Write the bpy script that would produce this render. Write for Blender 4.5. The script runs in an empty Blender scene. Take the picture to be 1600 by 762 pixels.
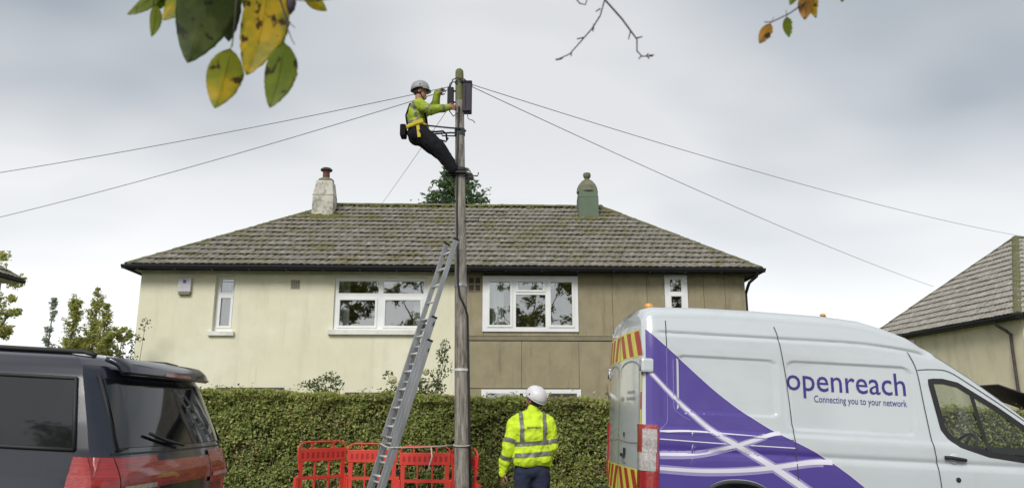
import bpy, bmesh, math, random
import numpy as np
from mathutils import Vector, Matrix, Euler
from mathutils.bvhtree import BVHTree
random.seed(7); RNG = np.random.default_rng(7)
R = math.radians
scene = bpy.context.scene
COL = scene.collection

# ------------------------------------------------------------------ camera
cam = bpy.data.cameras.new('camera'); cam_o = bpy.data.objects.new('camera', cam); COL.objects.link(cam_o)
cam.lens = 27.0; cam.sensor_width = 36.0; cam.clip_start = 0.05; cam.clip_end = 3000
cam_o.location = (0, 0, 1.5); cam_o.rotation_euler = (R(90) + math.atan2(269, 1200), 0, 0)
cam.dof.use_dof = True; cam.dof.focus_distance = 12.0; cam.dof.aperture_fstop = 5.6
scene.camera = cam_o
scene.render.resolution_x = 1024; scene.render.resolution_y = 487

# ------------------------------------------------------------------ world: overcast sky
SUN_EL, SUN_AZ = 38.0, 199.0          # compass style: 0 = +Y, clockwise; behind the camera, a little to the left
world = bpy.data.worlds.new('World'); scene.world = world; world.use_nodes = True
nt = world.node_tree; nt.nodes.clear(); N = nt.nodes.new; Lk = nt.links.new
out = N('ShaderNodeOutputWorld'); bg = N('ShaderNodeBackground'); bg.inputs[1].default_value = 0.1
sky = N('ShaderNodeTexSky'); sky.sky_type = 'NISHITA'; sky.sun_disc = False
sky.sun_elevation = R(SUN_EL); sky.sun_rotation = R(SUN_AZ)
tc = N('ShaderNodeTexCoord'); sep = N('ShaderNodeSeparateXYZ'); Lk(tc.outputs['Generated'], sep.inputs[0])
# clouds are laid out on a flat layer overhead: direction / (height + k)
ad = N('ShaderNodeMath'); ad.operation = 'ADD'; ad.inputs[1].default_value = 0.22
mx0 = N('ShaderNodeMath'); mx0.operation = 'MAXIMUM'; mx0.inputs[1].default_value = 0.0
Lk(sep.outputs[2], mx0.inputs[0]); Lk(mx0.outputs[0], ad.inputs[0])
dv = N('ShaderNodeVectorMath'); dv.operation = 'DIVIDE'
cmb = N('ShaderNodeCombineXYZ'); [Lk(ad.outputs[0], cmb.inputs[i]) for i in range(3)]
Lk(tc.outputs['Generated'], dv.inputs[0]); Lk(cmb.outputs[0], dv.inputs[1])
mp = N('ShaderNodeMapping'); mp.inputs['Location'].default_value = (25.565, 3.367, 0); mp.inputs['Rotation'].default_value = (0, 0, R(133.2)); mp.inputs['Scale'].default_value = (0.8, 1.1, 1.0); Lk(dv.outputs[0], mp.inputs[0])
no = N('ShaderNodeTexNoise'); no.inputs['Scale'].default_value = 1.2; no.inputs['Detail'].default_value = 3; no.inputs['Roughness'].default_value = 0.42
Lk(mp.outputs[0], no.inputs[0])
cr = N('ShaderNodeValToRGB'); Lk(no.outputs[0], cr.inputs[0])
e = cr.color_ramp.elements; e[0].position = 0.34; e[0].color = (2.1, 2.4, 2.72, 1); e[1].position = 0.62; e[1].color = (4.9, 4.95, 5.0, 1)
# thinner, brighter cloud towards the horizon
mr = N('ShaderNodeMapRange'); mr.inputs[1].default_value = 0.06; mr.inputs[2].default_value = 0.37; mr.inputs[3].default_value = 0.95; mr.inputs[4].default_value = 0.0
mr.interpolation_type = 'SMOOTHSTEP'
Lk(sep.outputs[2], mr.inputs[0])
mxh = N('ShaderNodeMix'); mxh.data_type = 'RGBA'; Lk(mr.outputs[0], mxh.inputs[0]); Lk(cr.outputs[0], mxh.inputs[6]); mxh.inputs[7].default_value = (7.0, 7.0, 6.95, 1)
mxs = N('ShaderNodeMix'); mxs.data_type = 'RGBA'; mxs.inputs[0].default_value = 0.93; Lk(sky.outputs[0], mxs.inputs[6]); Lk(mxh.outputs[2], mxs.inputs[7])
Lk(mxs.outputs[2], bg.inputs[0]); Lk(bg.outputs[0], out.inputs[0])

sun = bpy.data.lights.new('sun', 'SUN'); sun.energy = 1.5; sun.angle = R(24); sun.color = (1.0, 0.965, 0.91)
sun_o = bpy.data.objects.new('sun', sun); COL.objects.link(sun_o)
sd = Vector((math.sin(R(SUN_AZ)) * math.cos(R(SUN_EL)), math.cos(R(SUN_AZ)) * math.cos(R(SUN_EL)), math.sin(R(SUN_EL))))
sun_o.rotation_euler = (-sd).to_track_quat('-Z', 'Y').to_euler(); sun_o.location = sd * 60
vs = scene.view_settings
vs.view_transform = 'Standard'; vs.look = 'None'; vs.exposure = 0.72; vs.gamma = 1.0; vs.use_curve_mapping = False

# ------------------------------------------------------------------ helpers
def ground_z(x): return -2.0 * math.tanh(x / 40.0)      # the street falls gently to the right

class MB:
    """collects shapes and links them as one mesh object"""
    def __init__(s): s.v = []; s.f = []; s.m = []; s.mi = 0
    def add(s, vs_, fs_):
        b = len(s.v); s.v += [tuple(p) for p in vs_]; s.f += [tuple(i + b for i in f) for f in fs_]; s.m += [s.mi] * len(fs_)
        return s
    def box(s, x0, x1, y0, y1, z0, z1, M=None):
        p = [(x0, y0, z0), (x1, y0, z0), (x1, y1, z0), (x0, y1, z0), (x0, y0, z1), (x1, y0, z1), (x1, y1, z1), (x0, y1, z1)]
        if M is not None: p = [M @ Vector(q) for q in p]
        return s.add(p, [(0, 3, 2, 1), (4, 5, 6, 7), (0, 1, 5, 4), (1, 2, 6, 5), (2, 3, 7, 6), (3, 0, 4, 7)])
    def bar(s, a, b, w, h, up=(0, 0, 1)):
        a = Vector(a); b = Vector(b); d = (b - a).normalized(); u = Vector(up)
        r = d.cross(u)
        if r.length < 1e-4: r = d.cross(Vector((1, 0, 0)))
        r.normalize(); u = r.cross(d)
        r *= w / 2; u *= h / 2
        p = [a - r - u, a + r - u, a + r + u, a - r + u, b - r - u, b + r - u, b + r + u, b - r + u]
        return s.add(p, [(0, 1, 2, 3), (7, 6, 5, 4), (0, 4, 5, 1), (1, 5, 6, 2), (2, 6, 7, 3), (3, 7, 4, 0)])
    def tube(s, pts, rad, n=8, caps=True, squash=None):
        pts = [Vector(p) for p in pts]; k = len(pts)
        if not hasattr(rad, '__len__'): rad = [rad] * k
        prev = None; rings = []
        for i in range(k):
            d = (pts[min(i + 1, k - 1)] - pts[max(i - 1, 0)]).normalized()
            if prev is None:
                r = d.cross(Vector((0, 0, 1)))
                if r.length < 1e-3: r = d.cross(Vector((0, 1, 0)))
            else: r = prev - d * prev.dot(d)
            r.normalize(); prev = r; u = d.cross(r)
            rings.append([pts[i] + (r * math.cos(2 * math.pi * j / n) + u * math.sin(2 * math.pi * j / n)) * rad[i] for j in range(n)])
        V = [p for rg in rings for p in rg]
        Fc = [(i * n + j, i * n + (j + 1) % n, (i + 1) * n + (j + 1) % n, (i + 1) * n + j) for i in range(k - 1) for j in range(n)]
        if caps: Fc += [tuple(range(n - 1, -1, -1)), tuple((k - 1) * n + j for j in range(n))]
        return s.add(V, Fc)
    def lathe(s, prof, n=16, c=(0, 0, 0), M=None):
        V = []
        for r, z in prof:
            for j in range(n):
                a = 2 * math.pi * j / n; p = Vector((c[0] + r * math.cos(a), c[1] + r * math.sin(a), c[2] + z))
                V.append(M @ p if M is not None else p)
        k = len(prof)
        Fc = [(i * n + j, i * n + (j + 1) % n, (i + 1) * n + (j + 1) % n, (i + 1) * n + j) for i in range(k - 1) for j in range(n)]
        Fc += [tuple(range(n - 1, -1, -1)), tuple((k - 1) * n + j for j in range(n))]
        return s.add(V, Fc)
    def prism(s, poly, y0, y1, M=None):
        """polygon in x,z extruded along y"""
        n = len(poly)
        p = [Vector((x, y0, z)) for x, z in poly] + [Vector((x, y1, z)) for x, z in poly]
        if M is not None: p = [M @ q for q in p]
        return s.add(p, [tuple(range(n)), tuple(range(2 * n - 1, n - 1, -1))] + [(i, i + n, (i + 1) % n + n, (i + 1) % n) for i in range(n)])
    def grid(s, fn, us, vs_):
        V = [fn(u, v) for v in vs_ for u in us]; a = len(us)
        return s.add(V, [(j * a + i, j * a + i + 1, (j + 1) * a + i + 1, (j + 1) * a + i) for j in range(len(vs_) - 1) for i in range(a - 1)])
    def build(s, name, mats, parent=None, smooth=False, bevel=0, fix=True, loc=None, solid=0, auto=None):
        me = bpy.data.meshes.new(name); me.from_pydata(s.v, [], s.f)
        if not isinstance(mats, (list, tuple)): mats = [mats]
        for m in mats: me.materials.append(m)
        if len(mats) > 1: me.polygons.foreach_set('material_index', s.m)
        if fix or bevel:
            bm = bmesh.new(); bm.from_mesh(me)
            if fix: bmesh.ops.recalc_face_normals(bm, faces=bm.faces)
            if bevel:
                es = [e for e in bm.edges if len(e.link_faces) == 2 and e.calc_face_angle(0) > 0.6]
                bmesh.ops.bevel(bm, geom=es, offset=bevel, segments=2, affect='EDGES', profile=0.6, clamp_overlap=True)
            bm.to_mesh(me); bm.free()
        if smooth: me.polygons.foreach_set('use_smooth', [True] * len(me.polygons))
        o = bpy.data.objects.new(name, me); COL.objects.link(o)
        if auto is not None:
            me.polygons.foreach_set('use_smooth', [True] * len(me.polygons)); me.set_sharp_from_angle(angle=R(auto))
        if solid:
            md = o.modifiers.new('solid', 'SOLIDIFY'); md.thickness = solid; md.offset = 1
        if parent is not None: o.parent = parent
        if loc: o.location = loc
        return o

def tag(o, label=None, cat=None, group=None, kind=None):
    if label: o['label'] = label
    if cat: o['category'] = cat
    if group: o['group'] = group
    if kind: o['kind'] = kind
    return o
def thing(name, label, cat, loc=(0, 0, 0), rot=(0, 0, 0), group=None):
    o = bpy.data.objects.new(name, None); COL.objects.link(o); o.location = loc; o.rotation_euler = rot; o.empty_display_size = 0.1
    return tag(o, label, cat, group)
def link_copy(src, parent=None):
    c = src.copy(); COL.objects.link(c)
    if parent is not None: c.parent = parent
    return c

# ------------------------------------------------------------------ materials
def lin(h):
    h = h.lstrip('#'); c = [int(h[i:i + 2], 16) / 255 for i in (0, 2, 4)]
    return tuple(x / 12.92 if x <= 0.04045 else ((x + 0.055) / 1.055) ** 2.4 for x in c)
def mat(name, col, rough=0.6, metal=0.0, col2=None, scale=6.0, bump=0.0, bscale=60.0, coat=0.0, stretch=(1, 1, 1), spec=0.5, coords='Object', detail=5, lo=0.35, hi=0.65, trans=0.0):
    m = bpy.data.materials.new(name); m.use_nodes = True; t = m.node_tree; b = t.nodes['Principled BSDF']
    b.inputs['Roughness'].default_value = rough; b.inputs['Metallic'].default_value = metal
    b.inputs['Specular IOR Level'].default_value = spec
    if coat: b.inputs['Coat Weight'].default_value = coat; b.inputs['Coat Roughness'].default_value = 0.06
    if col2 is None: col2 = tuple(c * 0.82 for c in col)
    tc = t.nodes.new('ShaderNodeTexCoord')
    mp = t.nodes.new('ShaderNodeMapping'); mp.inputs['Scale'].default_value = stretch
    if coords == 'World':
        g = t.nodes.new('ShaderNodeNewGeometry'); t.links.new(g.outputs['Position'], mp.inputs[0])
    else: t.links.new(tc.outputs[coords], mp.inputs[0])
    n = t.nodes.new('ShaderNodeTexNoise'); n.inputs['Scale'].default_value = scale; n.inputs['Detail'].default_value = detail; n.inputs['Roughness'].default_value = 0.6
    t.links.new(mp.outputs[0], n.inputs[0])
    r = t.nodes.new('ShaderNodeValToRGB'); r.color_ramp.elements[0].position = lo; r.color_ramp.elements[1].position = hi
    r.color_ramp.elements[0].color = (*col, 1); r.color_ramp.elements[1].color = (*col2, 1)
    t.links.new(n.outputs[0], r.inputs[0]); t.links.new(r.outputs[0], b.inputs['Base Color'])
    if bump:
        n2 = t.nodes.new('ShaderNodeTexNoise'); n2.inputs['Scale'].default_value = bscale; n2.inputs['Detail'].default_value = 4; t.links.new(mp.outputs[0], n2.inputs[0])
        bp = t.nodes.new('ShaderNodeBump'); bp.inputs['Strength'].default_value = bump; bp.inputs['Distance'].default_value = 0.02
        t.links.new(n2.outputs[0], bp.inputs['Height']); t.links.new(bp.outputs[0], b.inputs['Normal'])
    m['ramp'] = r.name
    return m
def over(m, col, scale, lo, hi, stretch=(1, 1, 1), coords='World', amount=1.0, seed=0.0):
    """stains or growth with a shape of its own, laid over the base colour"""
    t = m.node_tree; b = t.nodes['Principled BSDF']; src = b.inputs['Base Color'].links[0].from_socket
    mp = t.nodes.new('ShaderNodeMapping'); mp.inputs['Scale'].default_value = stretch; mp.inputs['Location'].default_value = (seed, seed * 1.7, seed * 0.6)
    if coords == 'World':
        g = t.nodes.new('ShaderNodeNewGeometry'); t.links.new(g.outputs['Position'], mp.inputs[0])
    else:
        g = t.nodes.new('ShaderNodeTexCoord'); t.links.new(g.outputs[coords], mp.inputs[0])
    n = t.nodes.new('ShaderNodeTexNoise'); n.inputs['Scale'].default_value = scale; n.inputs['Detail'].default_value = 6; n.inputs['Roughness'].default_value = 0.65; t.links.new(mp.outputs[0], n.inputs[0])
    r = t.nodes.new('ShaderNodeMapRange'); r.inputs[1].default_value = lo; r.inputs[2].default_value = hi; r.inputs[4].default_value = amount; t.links.new(n.outputs[0], r.inputs[0])
    x = t.nodes.new('ShaderNodeMix'); x.data_type = 'RGBA'; t.links.new(r.outputs[0], x.inputs[0]); t.links.new(src, x.inputs[6]); x.inputs[7].default_value = (*col, 1)
    t.links.new(x.outputs[2], b.inputs['Base Color'])
    return m
def leafmat(name, cols, trans=0.35, rough=0.5):
    m = bpy.data.materials.new(name); m.use_nodes = True; t = m.node_tree; b = t.nodes['Principled BSDF']; o = t.nodes['Material Output']
    g = t.nodes.new('ShaderNodeNewGeometry'); r = t.nodes.new('ShaderNodeValToRGB'); r.color_ramp.interpolation = 'LINEAR'
    el = r.color_ramp.elements
    while len(el) < len(cols): el.new(0.5)
    for i, c in enumerate(cols): el[i].position = i / (len(cols) - 1); el[i].color = (*c, 1)
    t.links.new(g.outputs['Random Per Island'], r.inputs[0]); t.links.new(r.outputs[0], b.inputs['Base Color'])
    b.inputs['Roughness'].default_value = rough; b.inputs['Specular IOR Level'].default_value = 0.35
    tr = t.nodes.new('ShaderNodeBsdfTranslucent'); t.links.new(r.outputs[0], tr.inputs[0])
    mx = t.nodes.new('ShaderNodeMixShader'); mx.inputs[0].default_value = trans
    t.links.new(b.outputs[0], mx.inputs[1]); t.links.new(tr.outputs[0], mx.inputs[2]); t.links.new(mx.outputs[0], o.inputs[0])
    return m
def glassmat(name, base=0.12, tint=(0.85, 0.9, 0.9), rough=0.015):
    m = bpy.data.materials.new(name); m.use_nodes = True; t = m.node_tree; t.nodes.remove(t.nodes['Principled BSDF']); o = t.nodes['Material Output']
    tr = t.nodes.new('ShaderNodeBsdfTransparent'); tr.inputs[0].default_value = (*tint, 1)
    gl = t.nodes.new('ShaderNodeBsdfGlossy'); gl.inputs['Roughness'].default_value = rough
    fr = t.nodes.new('ShaderNodeFresnel'); ge = t.nodes.new('ShaderNodeNewGeometry'); io = t.nodes.new('ShaderNodeMapRange'); io.inputs[3].default_value = 1.5; io.inputs[4].default_value = 1 / 1.5
    t.links.new(ge.outputs['Backfacing'], io.inputs[0]); t.links.new(io.outputs[0], fr.inputs[0])
    ma = t.nodes.new('ShaderNodeMath'); ma.operation = 'ADD'; ma.use_clamp = True; ma.inputs[1].default_value = base; t.links.new(fr.outputs[0], ma.inputs[0])
    n = t.nodes.new('ShaderNodeTexNoise'); n.inputs['Scale'].default_value = 1.3; n.inputs['Detail'].default_value = 1
    g = t.nodes.new('ShaderNodeTexCoord'); t.links.new(g.outputs['Object'], n.inputs[0])
    bp = t.nodes.new('ShaderNodeBump'); bp.inputs['Strength'].default_value = 0.06; bp.inputs['Distance'].default_value = 0.05; t.links.new(n.outputs[0], bp.inputs['Height']); t.links.new(bp.outputs[0], gl.inputs['Normal'])
    mx = t.nodes.new('ShaderNodeMixShader'); t.links.new(ma.outputs[0], mx.inputs[0]); t.links.new(tr.outputs[0], mx.inputs[1]); t.links.new(gl.outputs[0], mx.inputs[2]); t.links.new(mx.outputs[0], o.inputs[0])
    return m
M = {}
M['asphalt'] = mat('asphalt', (.055, .055, .058), .9, col2=(.035, .035, .037), scale=30, bump=.5, bscale=180)
M['paving'] = mat('paving', (.24, .23, .22), .85, col2=(.17, .165, .155), scale=4, bump=.3, bscale=90)
M['kerb'] = mat('kerb_stone', (.32, .31, .29), .85, col2=(.24, .235, .22), scale=7, bump=.3)
M['paint_line'] = mat('road_paint', (.75, .74, .70), .7, col2=(.5, .5, .48), scale=12)
M['grass'] = mat('grass_ground', (.07, .10, .03), .95, col2=(.10, .11, .04), scale=2, bump=.8, bscale=50, coords='World')
M['cream'] = mat('cream_render', (.775, .75, .575), .9, col2=(.70, .68, .515), scale=.9, bump=.25, bscale=110)
over(M['cream'], (.50, .475, .34), 1.7, .52, .80, (1.8, 1.8, .22), amount=.5)
over(M['cream'], (.36, .35, .27), 5.0, .64, .76, (1.6, 1.6, .12), seed=6, amount=.35)
over(M['cream'], (.83, .81, .68), .55, .52, .66, seed=11, amount=.6)
M['cream_old'] = mat('old_cream_render', (.82, .75, .53), .9, col2=(.74, .68, .475), scale=1.0, bump=.25, bscale=110)
over(M['cream_old'], (.40, .37, .25), 1.6, .5, .8, (1.4, 1.4, .35), amount=.6)
M['tan'] = mat('tan_concrete', (.335, .29, .185), .9, col2=(.275, .24, .155), scale=2.2, bump=.3, bscale=70)
over(M['tan'], (.19, .17, .115), 1.8, .50, .76, (2.0, 2.0, .3), amount=.8)
over(M['tan'], (.12, .105, .075), 5.0, .60, .74, (1.8, 1.8, .14), seed=4, amount=.6)
over(M['tan'], (.40, .36, .26), 1.0, .55, .7, seed=12, amount=.5)
M['tan_joint'] = mat('panel_joint', (.16, .135, .09), .95)
M['tan_band'] = mat('panel_band', (.26, .225, .15), .9, col2=(.21, .18, .12), scale=3, bump=.3)
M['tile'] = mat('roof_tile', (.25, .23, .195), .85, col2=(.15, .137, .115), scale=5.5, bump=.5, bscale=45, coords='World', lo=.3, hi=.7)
over(M['tile'], (.38, .365, .32), 7.5, .52, .66, (.6, 1, 1), seed=9, amount=.75)
over(M['tile'], (.06, .058, .05), 8.0, .55, .66, seed=3, amount=.85)
over(M['tile'], (.125, .112, .022), 1.1, .50, .66, (1, 1, 1.3), seed=5, amount=.75)
over(M['tile'], (.11, .10, .02), 6.5, .56, .64, seed=8, amount=.8)
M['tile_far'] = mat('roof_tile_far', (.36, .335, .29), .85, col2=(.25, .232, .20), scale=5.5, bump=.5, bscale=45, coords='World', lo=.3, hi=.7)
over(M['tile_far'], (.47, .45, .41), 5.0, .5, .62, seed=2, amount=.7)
M['ridge_tile'] = mat('ridge_tile', (.16, .15, .11), .9, col2=(.12, .12, .045), scale=4, bump=.6, bscale=40, coords='World')
over(M['ridge_tile'], (.10, .105, .022), 2.4, .46, .6, seed=4, amount=.9)
M['moss'] = mat('moss', (.10, .105, .018), 1.0, col2=(.14, .13, .03), scale=20, bump=.8, bscale=60)
M['gutter'] = mat('gutter_black', (.014, .014, .018), .5, spec=.3)
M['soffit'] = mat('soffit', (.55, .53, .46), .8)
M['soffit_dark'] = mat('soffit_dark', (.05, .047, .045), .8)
M['upvc'] = mat('white_upvc', (.82, .83, .83), .35, col2=(.76, .77, .77), scale=3)
M['sill'] = mat('white_sill', (.78, .78, .74), .6, col2=(.62, .62, .57), scale=4)
M['glass'] = glassmat('window_glass', .27)
M['curtain'] = mat('curtain', (.62, .60, .55), .95, col2=(.5, .48, .43), scale=9, stretch=(4, 1, .3))
M['room'] = mat('room_wall', (.22, .19, .15), .9)
M['chim_white'] = mat('chimney_white', (.62, .60, .53), .9, col2=(.48, .46, .40), scale=3, bump=.5, bscale=30)
over(M['chim_white'], (.20, .19, .15), 4.5, .50, .64, (1, 1, .7), seed=2, amount=.85)
M['chim_green'] = mat('chimney_green', (.135, .175, .125), .9, col2=(.115, .15, .105), scale=3, bump=.4, bscale=30)
M['chim_cap'] = mat('chimney_cap', (.21, .20, .15), .95, col2=(.12, .125, .07), scale=8, bump=.6)
M['clay'] = mat('clay_pot', (.22, .075, .05), .85, col2=(.12, .05, .04), scale=9)
M['cowl'] = mat('dark_cowl', (.06, .05, .05), .7)
M['vent'] = mat('vent_grille', (.42, .40, .30), .8)
M['vent_dark'] = mat('vent_dark', (.06, .05, .04), .9)
M['alarm'] = mat('alarm_box', (.58, .57, .62), .4)
M['alarm_mark'] = mat('alarm_mark', (.10, .09, .30), .5)
M['alarm_base'] = mat('alarm_base', (.22, .20, .12), .6)
M['timber_dark'] = mat('dark_timber', (.055, .045, .045), .7, col2=(.09, .075, .075), scale=5, stretch=(.3, 3, 3))
M['wood_pole'] = mat('pole_wood', (.40, .37, .325), .9, col2=(.20, .18, .155), scale=16, stretch=(3.0, 3.0, .16), bump=1.0, bscale=30, lo=.38, hi=.62)
over(M['wood_pole'], (.10, .09, .075), 6.0, .50, .62, (2.2, 2.2, .5), amount=.75)
over(M['wood_pole'], (.05, .045, .04), 14.0, .60, .66, (3.0, 3.0, .10), seed=3, amount=.8)
over(M['wood_pole'], (.48, .45, .40), 6.0, .58, .70, (2.0, 2.0, .2), seed=7, amount=.6)
M['wood_green'] = mat('pole_top_green', (.13, .145, .055), .95, col2=(.17, .165, .09), scale=9, bump=.5, bscale=40)
M['cable'] = mat('black_cable', (.02, .02, .02), .5)
M['wire'] = mat('overhead_wire', (.30, .30, .31), .6)
M['steel'] = mat('galvanised_steel', (.42, .43, .44), .45, .8, col2=(.3, .31, .32), scale=20)
M['dark_steel'] = mat('dark_steel', (.05, .06, .065), .5, .5)
M['box_black'] = mat('black_plastic', (.014, .014, .016), .6, spec=.25)
M['box_purple'] = mat('junction_box', (.045, .036, .05), .6, col2=(.035, .03, .042), scale=8, spec=.3)
M['alu'] = mat('aluminium', (.36, .37, .385), .5, .5, col2=(.27, .28, .295), scale=9, stretch=(1, 1, .2))
M['alu_rung'] = mat('bright_rung', (.80, .80, .80), .35, .35)
M['yellow_label'] = mat('yellow_label', (.62, .50, .06), .5)
M['rope'] = mat('rope', (.55, .53, .46), .9, col2=(.4, .38, .33), scale=80)
M['red_plastic'] = mat('red_plastic', (.72, .055, .035), .5, col2=(.60, .045, .03), scale=5, bump=.1)
over(M['red_plastic'], (.45, .12, .09), 7, .6, .75, amount=.5)
M['red_dark'] = mat('red_plastic_recess', (.40, .022, .02), .6)
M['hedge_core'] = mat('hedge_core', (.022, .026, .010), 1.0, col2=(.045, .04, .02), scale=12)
M['hedge_leaf'] = leafmat('hedge_leaf', [(0.120, 0.178, 0.038), (0.213, 0.284, 0.066), (0.332, 0.391, 0.106), (0.546, 0.534, 0.201), (0.167, 0.237, 0.052)], .45)
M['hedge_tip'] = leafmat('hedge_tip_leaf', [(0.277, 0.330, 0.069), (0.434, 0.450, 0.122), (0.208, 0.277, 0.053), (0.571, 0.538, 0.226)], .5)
M['hedge_brown'] = leafmat('hedge_dry_leaf', [(.16, .12, .05), (.24, .19, .09), (.13, .10, .05), (.30, .25, .14)], .3)
M['twig'] = mat('twig_bark', (.075, .06, .05), .9, col2=(.045, .038, .035), scale=30)
M['twig_pale'] = mat('pale_twig', (.26, .23, .17), .9, col2=(.14, .12, .08), scale=20)
M['bark'] = mat('tree_bark', (.10, .085, .07), .95, col2=(.055, .047, .04), scale=9, stretch=(2, 2, .4), bump=.8, bscale=20)
M['fir_leaf'] = leafmat('fir_needles', [(0.088, 0.155, 0.078), (0.155, 0.243, 0.111), (0.243, 0.309, 0.155)], 0.5)
M['tree_leaf'] = leafmat('tree_leaf', [(0.085, 0.128, 0.025), (0.170, 0.213, 0.043), (0.361, 0.276, 0.054), (0.116, 0.160, 0.030)], 0.45)
M['conifer_yellow'] = leafmat('yellow_conifer', [(0.369, 0.405, 0.110), (0.553, 0.536, 0.165), (0.442, 0.498, 0.204)], 0.65)
M['conifer_grey'] = leafmat('grey_conifer', [(0.381, 0.440, 0.381), (0.561, 0.601, 0.520), (0.440, 0.520, 0.381)], 0.65)
M['rose_leaf'] = leafmat('rose_leaf', [(0.068, 0.105, 0.038), (0.128, 0.173, 0.060), (0.195, 0.217, 0.098)], .45)
M['petal'] = leafmat('cream_petal', [(.82, .78, .50), (.85, .82, .62), (.80, .76, .55)], .3)
M['white_van'] = mat('white_van_paint', (.575, .615, .64), .2, coat=.9, col2=(.56, .60, .622), scale=2)
over(M['white_van'], (.33, .32, .29), 1.6, .55, .85, (1, 1, 2.2), coords='Object', amount=.28)
M['purple'] = mat('purple_vinyl', (.088, .058, .30), .3, coat=.4, col2=(.082, .054, .285), scale=2)
M['stripe'] = mat('white_vinyl', (.74, .73, .80), .3, coat=.4, col2=(.70, .69, .77), scale=3)
M['stripe_soft'] = mat('lavender_vinyl', (.34, .30, .56), .3, coat=.4, col2=(.30, .26, .52), scale=3)
M['seam_purple'] = mat('purple_seam', (.26, .21, .52), .4)
M['ink'] = mat('purple_lettering', (.055, .035, .24), .4)
M['ink_grey'] = mat('grey_lettering', (.28, .28, .32), .5)
M['chev_y'] = mat('chevron_yellow', (.82, .76, .12), .4)
M['chev_r'] = mat('chevron_red', (.50, .045, .03), .4)
M['seam'] = mat('panel_gap', (.06, .065, .07), .7)
M['rubber'] = mat('black_rubber', (.02, .02, .021), .6)
M['tyre'] = mat('tyre', (.02, .02, .02), .85)
M['rim'] = mat('wheel_rim', (.4, .41, .42), .4, .7)
M['lamp_red'] = mat('red_lens', (.42, .010, .008), .15, coat=1, col2=(.22, .005, .005), scale=16, stretch=(.4, .4, 6), bump=.3, bscale=60)
M['lamp_clear'] = mat('clear_lens', (.55, .52, .50), .12, coat=1, col2=(.30, .28, .27), scale=40)
M['amber'] = mat('amber_lens', (.80, .36, .04), .2, coat=.8)
M['car_glass'] = glassmat('car_glass', .0, (.88, .92, .90))
M['tint_glass'] = mat('privacy_glass', (.010, .012, .014), .04, spec=.7)
M['bumper'] = mat('dark_bumper', (.035, .036, .038), .6)
M['cab'] = mat('cab_trim', (.045, .045, .048), .8)
M['cab_light'] = mat('cab_light_trim', (.25, .26, .27), .8)
M['car_paint'] = mat('dark_navy_paint', (.012, .014, .026), .2, coat=.8, col2=(.011, .013, .024), scale=2)
M['hivis'] = mat('hivis_yellow', (.64, .86, .025), .75, col2=(.55, .76, .02), scale=7, bump=.25, bscale=14)
M['hivis_dull'] = mat('hivis_yellow_worn', (.40, .52, .035), .8, col2=(.27, .35, .03), scale=9, bump=.3, bscale=16)
over(M['hivis'], (.34, .42, .03), 5.0, .52, .74, coords='Object', amount=.6)
over(M['hivis_dull'], (.22, .26, .04), 6.0, .5, .7, coords='Object', amount=.6)
M['band'] = mat('reflective_tape', (.15, .155, .125), .4, col2=(.19, .195, .16), scale=12)
M['navy'] = mat('navy_cloth', (.016, .022, .05), .9, col2=(.022, .03, .065), scale=10, bump=.3, bscale=18)
M['black_cloth'] = mat('black_cloth', (.010, .011, .013), .95, spec=.2, col2=(.016, .016, .02), scale=10, bump=.3, bscale=18)
M['helmet_w'] = mat('white_helmet', (.72, .71, .73), .4, col2=(.64, .63, .65), scale=6)
M['helmet_g'] = mat('grey_helmet', (.34, .34, .355), .5, col2=(.27, .27, .28), scale=6)
over(M['helmet_w'], (.42, .41, .40), 9, .56, .74, coords='Object', amount=.6)
M['skin'] = mat('skin', (.42, .22, .15), .55, col2=(.36, .18, .12), scale=14)
M['hair'] = mat('dark_hair', (.025, .017, .012), .8)
M['boot'] = mat('boot_leather', (.014, .013, .013), .6)
M['harness'] = mat('yellow_webbing', (.62, .50, .035), .8, col2=(.5, .4, .03), scale=20)
M['glove'] = mat('dark_glove', (.03, .03, .035), .9)

# ------------------------------------------------------------------ ground, road, pavements
XS = [-900, -500, -250, -120, -70] + [float(x) for x in np.arange(-45, 46, 3)] + [70, 120, 250, 500, 900]
def sheet(name, y0, y1, dz, m, xs=XS, ny=1, kind='structure'):
    mb = MB(); mb.grid(lambda x, y: (x, y, ground_z(x) + dz), xs, list(np.linspace(y0, y1, ny + 1)))
    o = mb.build(name, m); return tag(o, kind=kind)
sheet('ground', -900, 2200, -0.03, M['grass'], ny=6)
RX = [x for x in XS if abs(x) <= 130]
sheet('road', 3.0, 10.35, 0.0, M['asphalt'], RX)
def slab(name, y0, y1, z0, z1, m):
    mb = MB()
    for xa, xb in zip(RX[:-1], RX[1:]):
        a, b = ground_z(xa), ground_z(xb)
        mb.add([(xa, y0, a + z0), (xb, y0, b + z0), (xb, y1, b + z0), (xa, y1, a + z0), (xa, y0, a + z1), (xb, y0, b + z1), (xb, y1, b + z1), (xa, y1, a + z1)],
               [(4, 5, 6, 7), (0, 1, 5, 4), (2, 3, 7, 6)])
    return tag(mb.build(name, m, fix=False), kind='structure')
slab('pavement', 10.5, 11.95, -0.1, 0.12, M['paving'])
slab('pavement', -2.2, 2.85, -0.1, 0.12, M['paving'])
slab('kerb', 10.352, 10.498, -0.1, 0.125, M['kerb'])
slab('kerb', 2.852, 2.998, -0.1, 0.125, M['kerb'])
mb = MB()
for k in range(-9, 10):
    x0 = k * 6.0; mb.grid(lambda x, y: (x, y, ground_z(x) + 0.004), [x0, x0 + 1, x0 + 2], [6.62, 6.72])
tag(mb.build('road_marking', M['paint_line'], fix=False), kind='structure')

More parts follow.
